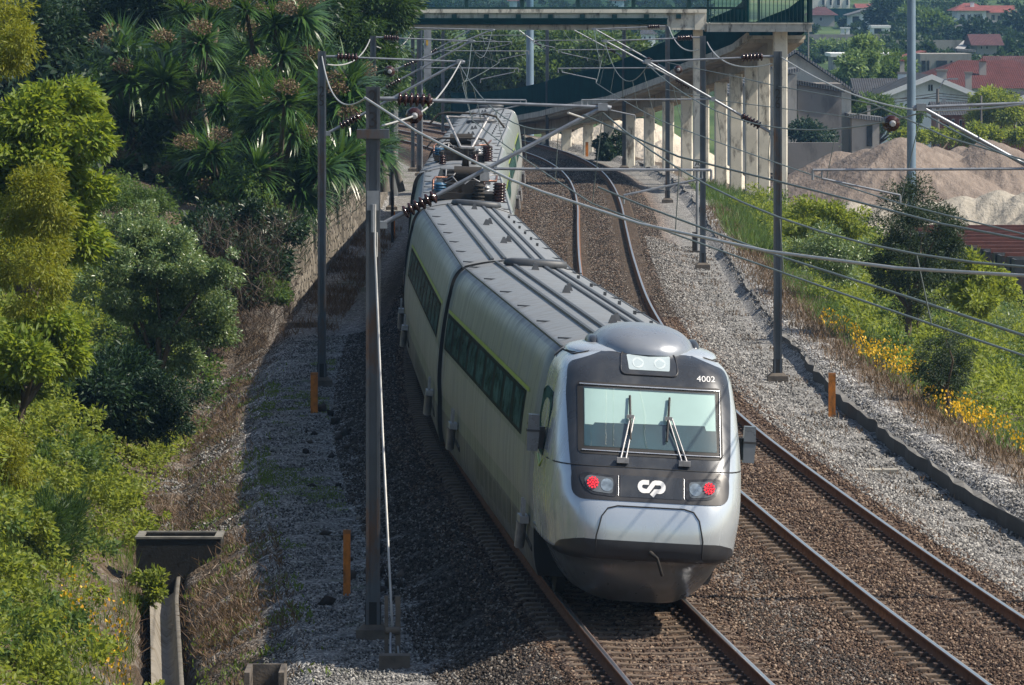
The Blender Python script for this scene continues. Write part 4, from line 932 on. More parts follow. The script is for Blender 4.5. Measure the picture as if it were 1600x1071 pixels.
def crown_points(lobes, n, clumps, cr, inner=.45, flat=1.0):
    """leaf positions gathered in clumps spread through the lobes; returns positions and outward directions"""
    lo = np.array(lobes, float); w = lo[:, 3]*lo[:, 4]+lo[:, 3]*lo[:, 5]; ci = rng.choice(len(lo), clumps, p=w/w.sum())
    d = unit(clumps); d[:, 2] = np.where(d[:, 2] < -.3, d[:, 2]*.6, d[:, 2]); r = inner+(1-inner)*rng.random(clumps)**.6
    sh = rng.random(clumps) < .24; r = np.where(sh, rng.uniform(1.0, 1.32, clumps), r)
    cc = lo[ci, :3]+d*lo[ci, 3:]*r[:, None]; sz = cr*rng.uniform(.55, 1.4, clumps)*np.where(sh, .6, 1)
    k = rng.choice(clumps, n, p=sz**2/np.sum(sz**2)); q = unit(n)*(rng.random((n, 1))**.45)*sz[k][:, None]; q[:, 2] *= flat
    return cc[k]+q, d[k]*.6+q/sz[k][:, None]*.6
def crown(name, lobes, n, L, Wd, mat, parent, clumps=60, cr=.4, droop=.2, inner=.45, flat=.8, jit=.7):
    pos, out = crown_points(lobes, n, clumps, cr, inner, flat)
    ax = out+unit(n)*jit; ax[:, 2] -= droop; nr = unit(n)*.7+out*.4; nr[:, 2] += .55
    V, F = leaf_arrays(pos, ax, nr, L*rng.uniform(.6, 1.3, n), Wd*rng.uniform(.7, 1.2, n))
    if parent is not None: V = V-np.array(parent.location)
    return link(name, arrmesh(name, V, F), parent, mat)
BARK = simple("brown bark", (.085,.065,.045), .9, 0, .35, 4, .4)
BARKG = simple("grey bark", (.14,.13,.115), .9, 0, .35, 4, .4)
def limbs(parent, base, lobes, r0, mat=None, name="trunk", n=7, r=None):
    b = MB(); base = Vector(base); o = Vector(parent.location); lo = [Vector(l[:3]) for l in lobes]
    top = sum(lo, Vector())/len(lo); fork = base.lerp(top, .45)
    b.tube([base-Vector((0,0,.4))-o, base.lerp(fork, .5)+Vector((.05,0,0))-o, fork-o], [r0*1.15, r0*.9, r0*.7], 8)
    for c in random.sample(lo, min(n, len(lo))):
        mid = fork.lerp(c, .5)+Vector((random.uniform(-.2,.2), random.uniform(-.2,.2), .1)); b.tube([fork-o, mid-o, c-o], [r0*.6, r0*.35, r0*.1], 6)
    return b.build(name, mat or BARK, parent)
def plant(name, label, cat, lobes_px, d, n, L, Wd, mat, clumps=60, cr=.4, group=None, base=None, r0=.12, trunk=True, dz=.8, dj=1.0, **k):
    """lobes given as (px, py, radius px[, depth shift]) in the plane at distance d"""
    s = d/FP; lobes = []
    for q in lobes_px:
        dd = d+(q[3] if len(q) > 3 else random.uniform(-dj, dj)); c = Q(q[0], q[1], dd); r = q[2]*dd/FP; lobes.append((c.x, c.y, c.z, r, r*1.0, r*dz))
    if base is None: bx_, by_ = sum(l[0] for l in lobes)/len(lobes), d
    else: bx_, by_ = sx(base, d), d
    zb = gz(bx_, by_); e = empty(name, (bx_, by_, zb), 0, label, cat, group)
    crown("crown", lobes, n, L, Wd, mat, e, clumps, cr, **k)
    if trunk: limbs(e, (bx_, by_, zb), lobes, r0)
    return e
LF_BRIGHT = leafmat("bright leaf", (.085,.15,.014), (.155,.235,.026), (.27,.33,.06), .48)
LF_GOLD = leafmat("golden leaf", (.12,.155,.015), (.21,.255,.025), (.25,.25,.03), .45)
LF_SILVER = leafmat("silvery leaf", (.07,.14,.05), (.13,.21,.085), (.24,.31,.17), .36, .33, .6)
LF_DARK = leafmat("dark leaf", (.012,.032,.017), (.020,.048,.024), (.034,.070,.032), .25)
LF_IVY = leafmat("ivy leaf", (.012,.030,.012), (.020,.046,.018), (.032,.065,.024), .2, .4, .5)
LF_CON = leafmat("conifer spray", (.020,.050,.016), (.035,.080,.022), (.07,.13,.03), .3)
LF_MID = leafmat("mid leaf", (.045,.095,.024), (.075,.14,.035), (.13,.20,.06), .42)
LF_FAR = leafmat("far leaf", (.035,.075,.022), (.055,.105,.028), (.095,.145,.04), .38)
LF_HERB = leafmat("herb leaf", (.105,.165,.02), (.18,.245,.036), (.30,.35,.085), .5)
LF_GRASS = leafmat("grass blade", (.075,.14,.02), (.11,.18,.03), (.17,.23,.06), .45)
LF_CYP = leafmat("dusky cypress", (.016,.034,.016), (.028,.052,.024), (.05,.078,.036), .25)
LF_CORD = leafmat("strap leaf", (.022,.062,.016), (.042,.105,.026), (.09,.17,.045), .32, .32, .55)
LF_DRY = leafmat("dry stalk", (.07,.042,.025), (.12,.075,.045), (.20,.145,.095), .15)
LF_YEL = leafmat("yellow petal", (.60,.30,.01), (.70,.42,.015), (.75,.50,.03), .3)
LF_VINE = leafmat("pale poplar leaf", (.10,.17,.06), (.15,.24,.09), (.22,.31,.14), .4)
# left-hand bank, near to far
plant("broadleaf_tree", "bright yellow-green broadleaf tree at the left edge above the round silvery bush", "tree",
      [(95,150,42),(60,190,50),(115,215,42),(70,255,52),(120,290,38),(35,240,50),(85,330,45),(20,170,40),(110,170,30),(100,380,34),(-20,300,60)], 106, 20000, .18, .075, LF_BRIGHT, 85, .38, base=20, r0=.16)
plant("broadleaf_sapling", "bright leafy young tree drooping over the brambles at the left edge", "tree",
      [(70,525,38),(95,555,34),(40,560,40),(110,515,22),(20,600,36),(70,500,30)], 101, 9000, .16, .065, LF_BRIGHT, 48, .34, base=10, r0=.09)
plant("golden_conifer", "golden olive conifer at the left edge in front of the bright broadleaf tree", "tree",
      [(30,330,52),(60,310,44),(55,370,52),(20,410,58),(60,430,46),(40,470,42),(85,345,26)], 97, 17000, .10, .028, LF_GOLD, 110, .26, base=0, dz=1.0, droop=.5, trunk=False)
plant("golden_conifer", "golden conifer branch tip in the upper left corner", "tree", [(10,40,38),(25,70,34),(-10,90,40),(5,10,30)], 99, 6000, .10, .028, LF_GOLD, 50, .24, base=-20, trunk=False, droop=.5)
plant("golden_conifer", "small golden conifer low at the left edge below the brambles", "shrub", [(15,690,34),(0,720,40),(20,745,30)], 92, 5000, .09, .026, LF_GOLD, 40, .22, base=0, trunk=False, droop=.5)
plant("silvery_bush", "large round silvery-green bush between the left edge trees and the bramble slope", "bush",
      [(240,400,66),(190,380,52),(290,410,58),(320,470,44),(235,470,70),(175,450,52),(290,500,52),(150,400,40),(335,520,30),(200,540,60),(260,560,52),(345,490,22),(220,350,40),(330,430,36),(270,440,60)], 123, 62000, .085, .046, LF_SILVER, 300, .27, base=240, dj=.9)
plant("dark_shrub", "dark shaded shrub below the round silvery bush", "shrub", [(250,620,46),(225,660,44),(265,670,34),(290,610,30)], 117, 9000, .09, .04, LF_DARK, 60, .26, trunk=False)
plant("fine_leaved_bush", "small soft dark green heather bush in the brambles near the culvert box", "bush",
      [(75,800,36),(95,830,38),(60,840,34),(110,800,26),(80,870,34)], 88, 9000, .13, .014, LF_CON, 110, .18, trunk=False, droop=-.5, jit=.4)
# dark wood behind the palms
for i, (lob, lab) in enumerate((([(60,60,60),(20,110,50),(100,110,55),(110,50,50)],"dark broadleaf tree in the upper left behind the bright tree"),
    ([(170,40,70),(200,90,60),(150,110,55),(230,30,50)],"dark broadleaf tree left of the palms at the top"),
    ([(270,-10,60),(230,10,50),(310,20,50)],"dark tree crown at the top edge above the palms"),
    ([(120,190,60),(160,230,60),(130,290,60)],"dark shaded tree behind the bright left-hand tree"),
    ([(400,0,60),(450,10,60),(360,-20,50)],"dark evergreen crown at the top edge left of the tall conifer"))):
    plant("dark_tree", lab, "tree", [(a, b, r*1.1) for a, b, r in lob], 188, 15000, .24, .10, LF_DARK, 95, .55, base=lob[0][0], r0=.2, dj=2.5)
plant("tall_conifer", "tall dense green conifer overhanging the stone wall and hiding the end of the bridge", "tree",
      [(500,20,70),(560,15,62),(610,10,38),(470,70,48),(540,80,62),(590,70,44),(520,135,50),(575,140,46),(560,195,42),(590,215,26),(545,240,38),(575,265,24),(600,110,28),(440,30,50)], 192, 52000, .26, .055, LF_CON, 420, .42, base=500, dz=1.15, droop=.35, jit=.45, r0=.2)
b = MB()
b.tube([Q(600,300,196), Q(596,240,196), Q(590,190,195)], [.22,.18,.14], 8); b.tube([Q(628,300,197), Q(616,250,197), Q(612,215,197)], [.13,.11,.09], 8)
o = b.build("leaning_trunk", BARKG); tag(o, "bare grey leaning trunks beside the letter A board at the wall", "trunk")
# cabbage palms: trunk, rosettes and flower heads
def rosette(seed, n=165, L=.95, w=.072):
    g = np.random.default_rng(seed); V = []; F = []
    for i in range(n):
        az = g.uniform(0, 2*math.pi); el = math.asin(g.uniform(-.55, 1.0)); l = L*g.uniform(.75, 1.1); d = np.array([math.cos(az)*math.cos(el), math.sin(az)*math.cos(el), math.sin(el)]); side = np.array([-math.sin(az), math.cos(az), 0]); p = d*.06; b0 = len(V); dirv = d.copy(); segs = 4; dr = g.uniform(.10, .32)
        for s in range(segs+1):
            f = s/segs; ww = w*(.7 if s == 0 else (1 if f < .6 else 1.25*(1-f)+.02)); V.append(p-side*ww/2); V.append(p+side*ww/2)
            p = p+dirv*l/segs; dirv = dirv+np.array([0, 0, -dr]); dirv /= np.linalg.norm(dirv)
        F += [(b0+2*s, b0+2*s+1, b0+2*s+3, b0+2*s+2) for s in range(segs)]
    return arrmesh("leaf_rosette", V, F)
ROS = [rosette(s) for s in (1, 2, 3, 4)]
for r in ROS: r.materials.append(LF_CORD)
FLW = leafmat("tan seed head", (.10,.055,.03), (.17,.11,.065), (.30,.23,.15), .1)
def seedhead(seed):
    n = 420; p = unit(n)*rng.random((n,1))**.4*np.array([[.34,.34,.26]]); V, F = leaf_arrays(p, unit(n), unit(n), .07, .035); return arrmesh("seed_head", V, F)
SH = [seedhead(1), seedhead(2)]
for m_ in SH: m_.materials.append(FLW)
def deadskirt(seed, n=55):
    g = np.random.default_rng(seed); V = []; F = []
    for i in range(n):
        az = g.uniform(0, 2*math.pi); l = g.uniform(.5, .95); o_ = np.array([math.cos(az), math.sin(az), 0]); sd = np.array([-o_[1], o_[0], 0]); b0 = len(V)
        for f in (0, .35, .7, 1.0):
            p = o_*(.06+.28*f**.6*g.uniform(.6, 1.2))+np.array([0, 0, -.05-l*f]); w = .05*(1-.8*f); V += [p-sd*w/2, p+sd*w/2]
        F += [(b0+2*k, b0+2*k+1, b0+2*k+3, b0+2*k+2) for k in range(3)]
    return arrmesh("dead_leaf_skirt", V, F)
DSK = [deadskirt(5), deadskirt(6)]; _dl = leafmat("dead strap leaf", (.075,.048,.025), (.12,.08,.042), (.18,.125,.07), .15)
for m_ in DSK: m_.materials.append(_dl)
palms = [
 ("cabbage palm with many green rosettes at the left of the palm clump", 205, 176, [(180,88),(215,95),(165,140),(205,130),(190,190),(235,172),(205,238),(155,215),(230,282),(185,265),(250,240)]),
 ("tallest cabbage palm with tan seed heads rising above the clump", 300, 172, [(285,22),(330,30),(265,78),(315,70),(285,118),(340,112),(300,188),(255,130),(310,150),(270,290)]),
 ("cabbage palm in front of the clump with a pale cream seed head", 350, 164, [(345,165),(350,215),(395,205),(310,250),(352,272),(300,300),(345,318),(375,340),(400,270),(330,240)]),
 ("cabbage palm crowding the top of the clump near the tall conifer", 420, 173, [(385,18),(430,40),(470,28),(395,70),(440,85),(480,72),(410,125),(455,130),(390,150),(500,110)]),
 ("cabbage palm hanging low over the start of the stone wall", 418, 163, [(425,190),(455,210),(410,240),(460,255),(430,290),(395,305),(480,235),(505,265),(470,300),(445,165)]),
 ("cabbage palm at the right of the clump behind mast 25", 428, 170, [(515,150),(545,135),(525,195),(555,205),(510,230),(550,250),(535,165),(490,180)]),
]
for lab, bpx, d, heads in palms:
    x = sx(bpx, d); zb = gz(x, d); e = empty("cabbage_palm", (x, d, zb), 0, lab, "palm", "cabbage palms above the stone wall"); tb = MB(); base = Vector((x, d, zb))
    heads = heads+[(heads[j % len(heads)][0]+random.uniform(-38,38), heads[j % len(heads)][1]+random.uniform(-22,40)) for j in range(len(heads))]
    hp = [Q(a, b_, d+random.uniform(-4, 3)+(5 if i_ >= len(heads)//2 else 0)) for i_, (a, b_) in enumerate(heads)]; mid = sum(hp, Vector())/len(hp); fork = base.lerp(mid, .4)
    tb.tube([Vector((0,0,-.3)), fork-base], [.22,.16], 8)
    for i, h in enumerate(hp):
        tb.tube([fork-base, fork.lerp(h, .6)+Vector((0,0,-.25))-base, h-base], [.11,.08,.06], 6)
        r = link("leaf_rosette", ROS[i % 4], e); r.location = h-base; r.rotation_euler = (random.uniform(-.35,.35), random.uniform(-.35,.35), random.uniform(0,6.28)); s = random.uniform(.95,1.5); r.scale = (s,s,s)
        if i % 3 == 0 or heads[i][1] < 60:
            q = link("seed_head", SH[i % 2], e); q.location = h-base+Vector((random.uniform(-.4,.4), -.75, .55)); q.scale = (1.15,1,.95)
    tb.build("trunk", BARK, e)
plant("ivy_bush", "dark glossy shrub in shade under the cabbage palms", "shrub", [(330,350,36),(370,370,40),(410,385,36),(350,400,34),(400,350,36),(440,360,30)], 150, 11000, .12, .07, LF_IVY, 75, .3, trunk=False)
plant("ivy_bush", "small fresh green shrub among the brown brambles by the wall", "shrub", [(425,450,22),(432,465,18)], 146, 1800, .10, .06, LF_MID, 16, .22, trunk=False)
plant("feathery_bush", "grey-green feathery bush between the silvery bush and the palms", "bush", [(180,310,34),(215,300,32),(240,320,28),(150,320,28)], 138, 6000, .10, .03, LF_MID, 60, .25, trunk=False)
plant("ivy_mound", "dark ivy-covered stump under the ramp right of the far orange post", "bush", [(955,235,16),(945,222,12),(960,212,9),(965,245,13),(950,250,15)], 301, 2600, .22, .16, LF_DARK, 40, .35, trunk=False, dz=1.2)
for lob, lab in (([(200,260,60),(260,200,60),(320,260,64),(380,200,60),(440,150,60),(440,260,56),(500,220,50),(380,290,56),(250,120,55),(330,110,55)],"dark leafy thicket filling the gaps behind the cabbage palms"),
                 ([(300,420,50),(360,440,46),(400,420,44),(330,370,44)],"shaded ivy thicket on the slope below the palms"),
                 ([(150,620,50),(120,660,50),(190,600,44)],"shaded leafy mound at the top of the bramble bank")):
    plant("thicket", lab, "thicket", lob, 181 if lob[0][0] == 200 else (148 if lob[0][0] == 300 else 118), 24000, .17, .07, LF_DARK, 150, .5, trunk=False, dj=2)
plant("weed_clump", "green weeds hanging over the head of the drain channel beside the culvert box", "weeds", [(228,900,14),(245,908,12),(232,925,14),(222,945,14)], 92, 1500, .10, .05, LF_HERB, 24, .14, trunk=False, dj=.4)
# dead brambles hanging at the wall end
def stalks(name, label, cat, pts_fn, n, h, w, mat, lean=.5, kind="stuff"):
    pos = pts_fn(n); n = len(pos); ax = unit(n)*lean; ax[:, 2] = np.abs(ax[:, 2])+.6; nr = unit(n)
    V, F = leaf_arrays(pos, ax, nr, h*rng.uniform(.4, 1.3, n), w, .1); o = link(name, arrmesh(name, V, F), None, mat); tag(o, label, cat, kind=kind); return o
def region(u0, u1, y0, y1, hmap=None, dens=None):
    def f(n):
        u = rng.uniform(u0, u1, n*4); y = y0+(y1-y0)*rng.random(n*4)
        if dens is not None: k = rng.random(n*4) < dens(u, y); u, y = u[k], y[k]
        u, y = u[:n], y[:n]; x = u+C(y); z = ground_z(x, y)
        if hmap is not None: z = z+hmap(x, y)*rng.random(len(x))**.45
        return np.stack([x, y, z], 1)
    return f
def lump(sc, a, b):
    def f(x, y): return np.clip(a+b*(np.sin(x*sc+1.3*np.sin(y*sc*.6))*np.cos(y*sc*.8+.7)+.5*np.sin(x*sc*2.3+y*sc*1.7)), .02, None)
    return f
def cover(name, label, reg, n, L, Wd, mat, up=.6):
    pos = reg(n); n = len(pos); ax = unit(n); ax[:, 2] = ax[:, 2]*.5+.25; nr = unit(n)*.8; nr[:, 2] += up; nr[:, 0] += .2
    V, F = leaf_arrays(pos, ax, nr, L*rng.uniform(.6, 1.3, n), Wd); o = link(name, arrmesh(name, V, F), None, mat); tag(o, label, "ground cover", kind="stuff"); return o
patchy = lambda sc, th: (lambda u, y: (np.sin(u*sc+np.sin(y*.37)*2)*np.cos(y*sc*.45+u)+.4*np.sin(u*3.1+y*1.7) > th).astype(float)*.9+.05)
edgeL = lambda u, y: np.clip((np.interp(y, [66,90,100,118,128], [-11.7,-11.9,-11.3,-10.6,-10.2])-u)/.4, 0, 1)
def scrub(name, label, reg, nl, r0, r1, n, L, Wd, mat, zs=.8, clumps=None, cr=.22, inner=.35, cat="scrub"):
    """low shrubs grown together: one mass nobody could count"""
    p = reg(nl); r = rng.uniform(r0, r1, len(p))*rng.uniform(.7, 1.3, len(p)); lobes = np.concatenate([p[:, :2], (p[:, 2]+r*zs*.35)[:, None], r[:, None], r[:, None], (r*zs)[:, None]], 1)
    return_ = tag(crown(name, lobes, n, L, Wd, mat, None, clumps or nl*9, cr, .1, inner, .75, .8), label, cat, kind="stuff"); return return_
cover("bramble_cover", "tangled green brambles covering the whole bank at the lower left", region(-19,-10.2,66,128,lump(1.1,.3,.3),edgeL), 70000, .085, .05, LF_HERB)
scrub("bramble_scrub", "sunlit bramble bushes grown together over the lower left bank", region(-18,-10.9,66,126,None,edgeL), 170, .45, .95, 130000, .10, .058, LF_HERB, .85)
scrub("shaded_scrub", "darker leafy scrub between the brambles on the left bank", region(-18,-11.3,68,128,None,edgeL), 60, .45, .9, 40000, .10, .055, LF_MID, .85)
scrub("bank_thicket", "taller green scrub higher up the left bank behind the brambles", region(-22,-12.4,88,150,None,lambda u, y: np.clip((-12.4-u)/1.0-.15*(y < 95), 0, 1)), 130, .8, 1.6, 110000, .12, .062, LF_HERB, 1.0, cr=.34)
scrub("slope_scrub", "shaded green scrub on the slope below the palms and behind the silvery bush", region(-20,-10.3,124,162,None,None), 130, .7, 1.3, 80000, .12, .06, LF_MID, .9, cr=.32)
scrub("upper_scrub", "scrub and low trees on the high ground left of the palms", region(-42,-13.5,160,330,None,None), 150, 1.6, 3.2, 60000, .38, .18, LF_DARK, 1.0, cr=.9)
stalks("tall_grass", "tall pale grass blades among the brambles on the left bank", "grass", region(-17,-11.2,66,112,lump(1.1,.3,.3),patchy(1.2,.1)), 9000, .38, .014, LF_GRASS, .35)
stalks("yellow_flowers", "small yellow wild flowers beside the drain channel", "flowers", region(-12.3,-11.3,68,92,lump(1.1,.6,.3),patchy(1.6,.35)), 420, .06, .055, LF_YEL, .8)
stalks("dead_stems", "fallen brown stems on the slope left of the gravel path", "dry stems", region(-11.4,-8.9,84,142,lump(2,.03,.03),lambda u, y: np.clip(.15+.85*(u < -9.3)*(np.sin(u*2.7+y*.8)+np.sin(y*.31)>-.4), 0, 1)), 10000, .24, .014, LF_DRY, 3.0)
stalks("dry_weeds", "rusty dry weeds between the drain channel and the gravel path", "weeds", region(-10.2,-8.8,66,96,None,patchy(2.0,-.1)), 4200, .13, .022, LF_DRY, 1.2)
stalks("green_weeds", "low green weeds on the slope beside the path", "weeds", region(-11.0,-8.6,66,140,None,patchy(1.5,.35)), 6000, .10, .03, LF_GRASS, .8)
stalks("path_moss", "thin green grass patches on the left gravel path", "grass", region(-9.0,-7.4,92,140,None,lambda u, y: ((np.sin(y*.33+u)+np.sin(u*3.1+y*.5)*.7+.5*np.sin(u*6.3-y*1.9)+.4*np.sin(y*3.3+u*2)) > .75).astype(float)), 7000, .05, .02, LF_GRASS, 1.2)
stalks("dead_brambles", "brown dead brambles hanging over the end of the stone wall", "brambles", lambda n: np.stack([(v := rng.random(n))*0+np.interp(rng.random(n),[0,1],[-8.2,-5.95]), rng.uniform(142,158,n), rng.uniform(-1,2.4,n)], 1), 7000, .55, .012, leafmat("dead bramble", (.030,.020,.014), (.05,.034,.024), (.10,.07,.05), .1), 1.6)  # shade over the brambles is put into their darker leaf colour
stalks("wall_creeper", "brown and green creeper trailing over the top of the stone wall", "creeper", lambda n: (lambda y: np.stack([C(y)-9.05+rng.uniform(-.3,.12,n), y, 1.95-np.abs(rng.normal(0,.75,n))*(.5+.5*np.sin(y*.7))], 1))(rng.uniform(158,225,n)), 5000, .4, .03, LF_IVY, 1.2)
stalks("wall_weeds", "dry reddish weeds at the foot of the stone wall by the letter A board", "weeds", region(-9.2,-7.6,150,215,None,patchy(1.5,.1)), 5000, .30, .022, LF_DRY, .7)
# right-hand bank
bankR = lambda o: (lambda u, y: np.clip((u-np.interp(y,[90,130,170,235],[7.4,6.6,5.9,5.2])-o-.5*np.sin(y*.4))/1.0,0,1))
cover("bank_scrub", "bright green herbs covering the bank right of the gutter", region(6.0,15,92,235,lump(.75,.4,.4),bankR(0)), 60000, .12, .06, LF_HERB)
scrub("bank_bushes", "bright green bushes grown together on the right-hand bank", region(6.2,15,92,235,None,bankR(.3)), 330, .5, 1.15, 150000, .13, .066, LF_HERB, .95, cr=.28)
scrub("bank_bushes_dark", "darker bushes between the bright ones on the right-hand bank", region(6.6,15,92,235,None,bankR(.6)), 200, .5, 1.1, 80000, .12, .06, LF_MID, .95, cr=.28)
scrub("bank_bushes_pale", "grey-green leafy bushes dotted over the right-hand bank", region(6.6,14,95,200,None,bankR(.5)), 70, .5, 1.0, 40000, .10, .05, LF_SILVER, .95, cr=.26)
stalks("bank_grass", "fresh tall grass along the lower edge of the right-hand scrub", "grass", region(5.3,8.6,80,250,None,lambda u, y: np.clip(1.2-np.abs(u-np.interp(y,[80,110,150,250],[7.4,7.0,6.3,5.6]))/1.1,0,1)), 15000, .36, .020, LF_MID, .7)
stalks("dry_border", "brown dried weeds along the top of the right-hand gutter", "weeds", region(4.15,6.9,80,230,None,lambda u, y: np.clip(1.1-np.abs(u-np.interp(y,[80,110,150,230],[5.4,5.5,5.2,4.8]))/1.0,0,1)), 11000, .28, .022, LF_DRY, .6)
stalks("orange_flowers", "orange yellow flowers along the dry edge of the right-hand bank", "flowers", region(5.2,7.6,88,150,lump(1.3,.35,.3),lambda u, y: ((np.abs(u-np.interp(y,[88,110,150],[6.7,6.5,5.8])) < .55) & (np.sin(y*.42+1)+.5*np.sin(y*1.1) > -.35)).astype(float)), 2600, .075, .06, LF_YEL, .8)
stalks("gutter_weeds", "small weeds growing in the gravel right of the tracks", "weeds", region(2.2,3.7,80,200,None,patchy(1.8,.55)), 1500, .14, .02, LF_DRY, .6)
stalks("pier_grass", "long grass at the feet of the ramp piers", "grass", region(4.6,8.0,190,258,None,patchy(1.1,.0)), 6000, .55, .03, LF_MID, .6)
plant("dusky_cypress", "dark dusky cypress tree standing in the scrub before the sand heaps", "tree",
      [(1420,330,40),(1400,375,46),(1440,370,50),(1470,350,30),(1375,400,30),(1420,420,52),(1465,415,40),(1430,300,24),(1395,450,34),(1445,460,34),(1420,480,26),(1485,385,18)], 146, 27000, .10, .03, LF_CYP, 190, .26, base=1412, r0=.10, dz=1.05)
plant("round_cypress", "small round cypress bush below the dark one on the right-hand bank", "bush",
      [(1475,550,34),(1480,585,36),(1460,575,28),(1492,560,26),(1475,610,24),(1478,530,20)], 122, 11000, .08, .022, LF_CYP, 100, .2, base=1480, r0=.06, dz=1.1)
plant("leafy_shrub", "bright fern-leaved shrub beside the dark hopper bins at the right edge", "shrub", [(1515,420,24),(1540,440,28),(1500,450,26),(1570,450,24),(1530,470,28)], 150, 5000, .17, .07, LF_HERB, 50, .3, trunk=False)
plant("leafy_shrub", "bright green shrub right of mast 26 in front of the sand", "shrub", [(1270,335,24),(1300,345,26),(1250,350,22),(1330,350,26),(1290,370,30)], 190, 6000, .18, .07, LF_HERB, 60, .35, trunk=False)
plant("leafy_shrub", "grey-green shrub just right of mast 26 halfway down the bank", "shrub", [(1290,385,28),(1330,395,30),(1260,400,26),(1310,420,30)], 165, 7000, .12, .05, LF_SILVER, 60, .3, trunk=False)
plant("thin_bush", "thin dark bush against the pale sand heap under the lighting pole", "bush", [(1390,300,14),(1450,330,22),(1475,345,18),(1415,310,14)], 152, 1500, .10, .035, LF_CYP, 30, .22, trunk=True, r0=.03)
# trees seen under the bridge
for lob, lab, m_ in (([(705,110,40),(690,150,40),(725,140,40),(700,75,30)],"green tree under the bridge just right of the weight box",LF_FAR),
    ([(775,80,36),(760,120,44),(790,140,40),(780,105,40)],"yellow-green tree under the bridge left of the blue pole",LF_FAR),
    ([(820,110,34),(838,140,30),(815,150,34)],"lighter tree under the bridge right of the blue pole",LF_FAR),
    ([(890,80,40),(915,110,44),(875,130,44),(930,90,36)],"dark green tree under the bridge over the ramp screen",LF_MID),
    ([(975,90,36),(1000,110,32),(955,120,36),(985,75,26)],"rounded green tree under the bridge near its right end",LF_FAR),
    ([(660,130,36),(640,165,36),(670,180,30)],"shaded tree behind the two far left masts",LF_MID),
    ([(740,175,30),(700,190,26),(775,180,26)],"low grey-green bush behind the tail of the train",LF_SILVER)):
    plant("far_tree", lab, "tree", lob, 400, 9000, .42, .20, m_, 70, .95, group="trees under the footbridge", dj=4, base=lob[0][0], r0=.25)
# ---------------------------------------------------------------- sand heaps, hopper bins, village on the hillside
def sandmat(name, a, b_, c):
    t = NT(name); v = t.pos(); st = t.noise(t.scale(v, (1.2,.5,.25)), 2.2, 6, .65, .6); n = t.noise(v, .45, 5, .6)
    col = t.ramp(st, [(.3, a), (.5, b_), (.7, c)]); col = t.mix(t.rampf(n, .4, .65, 0, .45), col, tuple(x*.66 for x in b_)); t.bump(t.math('ADD', st, t.noise(v, 3, 5)), .7, .18); return t.done(col, .95, 0, .1)
PINK = sandmat("pinkish gravel", (.15,.122,.102), (.195,.16,.136), (.25,.21,.18)); PALE = sandmat("pale sand", (.27,.25,.21), (.34,.315,.27), (.41,.385,.335)); WSAND = sandmat("cream sand", (.42,.37,.30), (.50,.445,.365), (.56,.51,.43))
def heap(label, cones, base, mat, ext, seed):
    """cones: px, py (top), distance, slope"""
    tops = [(Q(x, y, d), s) for x, y, d, s in cones]; cx = sum(t_[0].x for t_ in tops)/len(tops); cy = sum(t_[0].y for t_ in tops)/len(tops)
    xs = np.linspace(cx-ext[0], cx+ext[1], 170); ys = np.linspace(cy-ext[2], cy+ext[2], 90); X, Yv = np.meshgrid(xs, ys); Z = np.full(X.shape, -50.)
    g = np.random.default_rng(seed); ph = g.uniform(0, 6, 6)
    wob = .30*np.sin(X*.9+ph[0]+.5*np.sin(Yv*.7))+.16*np.sin(X*2.1+Yv*1.3+ph[1])+.10*np.sin(X*4.3-Yv*2.2+ph[2])
    for p, s in tops:
        r = np.hypot(X-p.x, Yv-p.y); an = np.arctan2(Yv-p.y, X-p.x); rid = .05*np.sin(an*9+ph[5])*np.minimum(r, 3)*.5+.045*np.sin(an*31+ph[0])*np.minimum(r, 3)*.5
        Z = np.maximum(Z, p.z+.25-s*np.sqrt(r*r+.25)+rid)
    Z = np.where(Z > base-.6, Z+wob*.22, Z); Z = np.maximum(Z, base-.5); n, m = X.shape; i = np.arange(n-1)[:, None]*m+np.arange(m-1)[None]
    o = link("sand_heap", arrmesh("sand_heap", np.stack([X, Yv, Z], -1).reshape(-1, 3), np.stack([i, i+1, i+m+1, i+m], -1).reshape(-1, 4), True), None, mat); tag(o, label, "sand heap", "heaps of sand and gravel")
heap("big pinkish gravel heap with two peaks behind the blue-grey lighting pole", [(1412,213,345,.56),(1408,218,341,.56),(1460,226,347,.58),(1545,220,349,.55),(1560,224,346,.55),(1500,229,350,.58),(1310,236,352,.55),(1650,224,350,.55),(1355,232,349,.58)], -4.7, PINK, (16,16,15), 3)
heap("pale grey sand heap at the right edge in front of the pinkish one", [(1560,297,266,.55),(1500,303,266,.55),(1450,312,268,.55),(1620,296,265,.55),(1400,316,268,.5),(1680,300,262,.55),(1330,318,270,.5),(1270,318,272,.5)], -4.6, PALE, (16,12,10), 5)
heap("cream sand heap seen between the piers of the curving ramp", [(1000,182,372,.62),(960,186,374,.62),(915,196,374,.62),(870,206,375,.62),(830,216,376,.6),(1040,216,368,.62)], -5.4, WSAND, (14,13,12), 8)
HOP = simple("dark hopper steel", (.035,.04,.045), .6, .3, .35, 2, 0, .4, (.09,.05,.03), 2); RST = simple("rusty hopper rim", (.13,.045,.035), .8, .1, .3, 3)
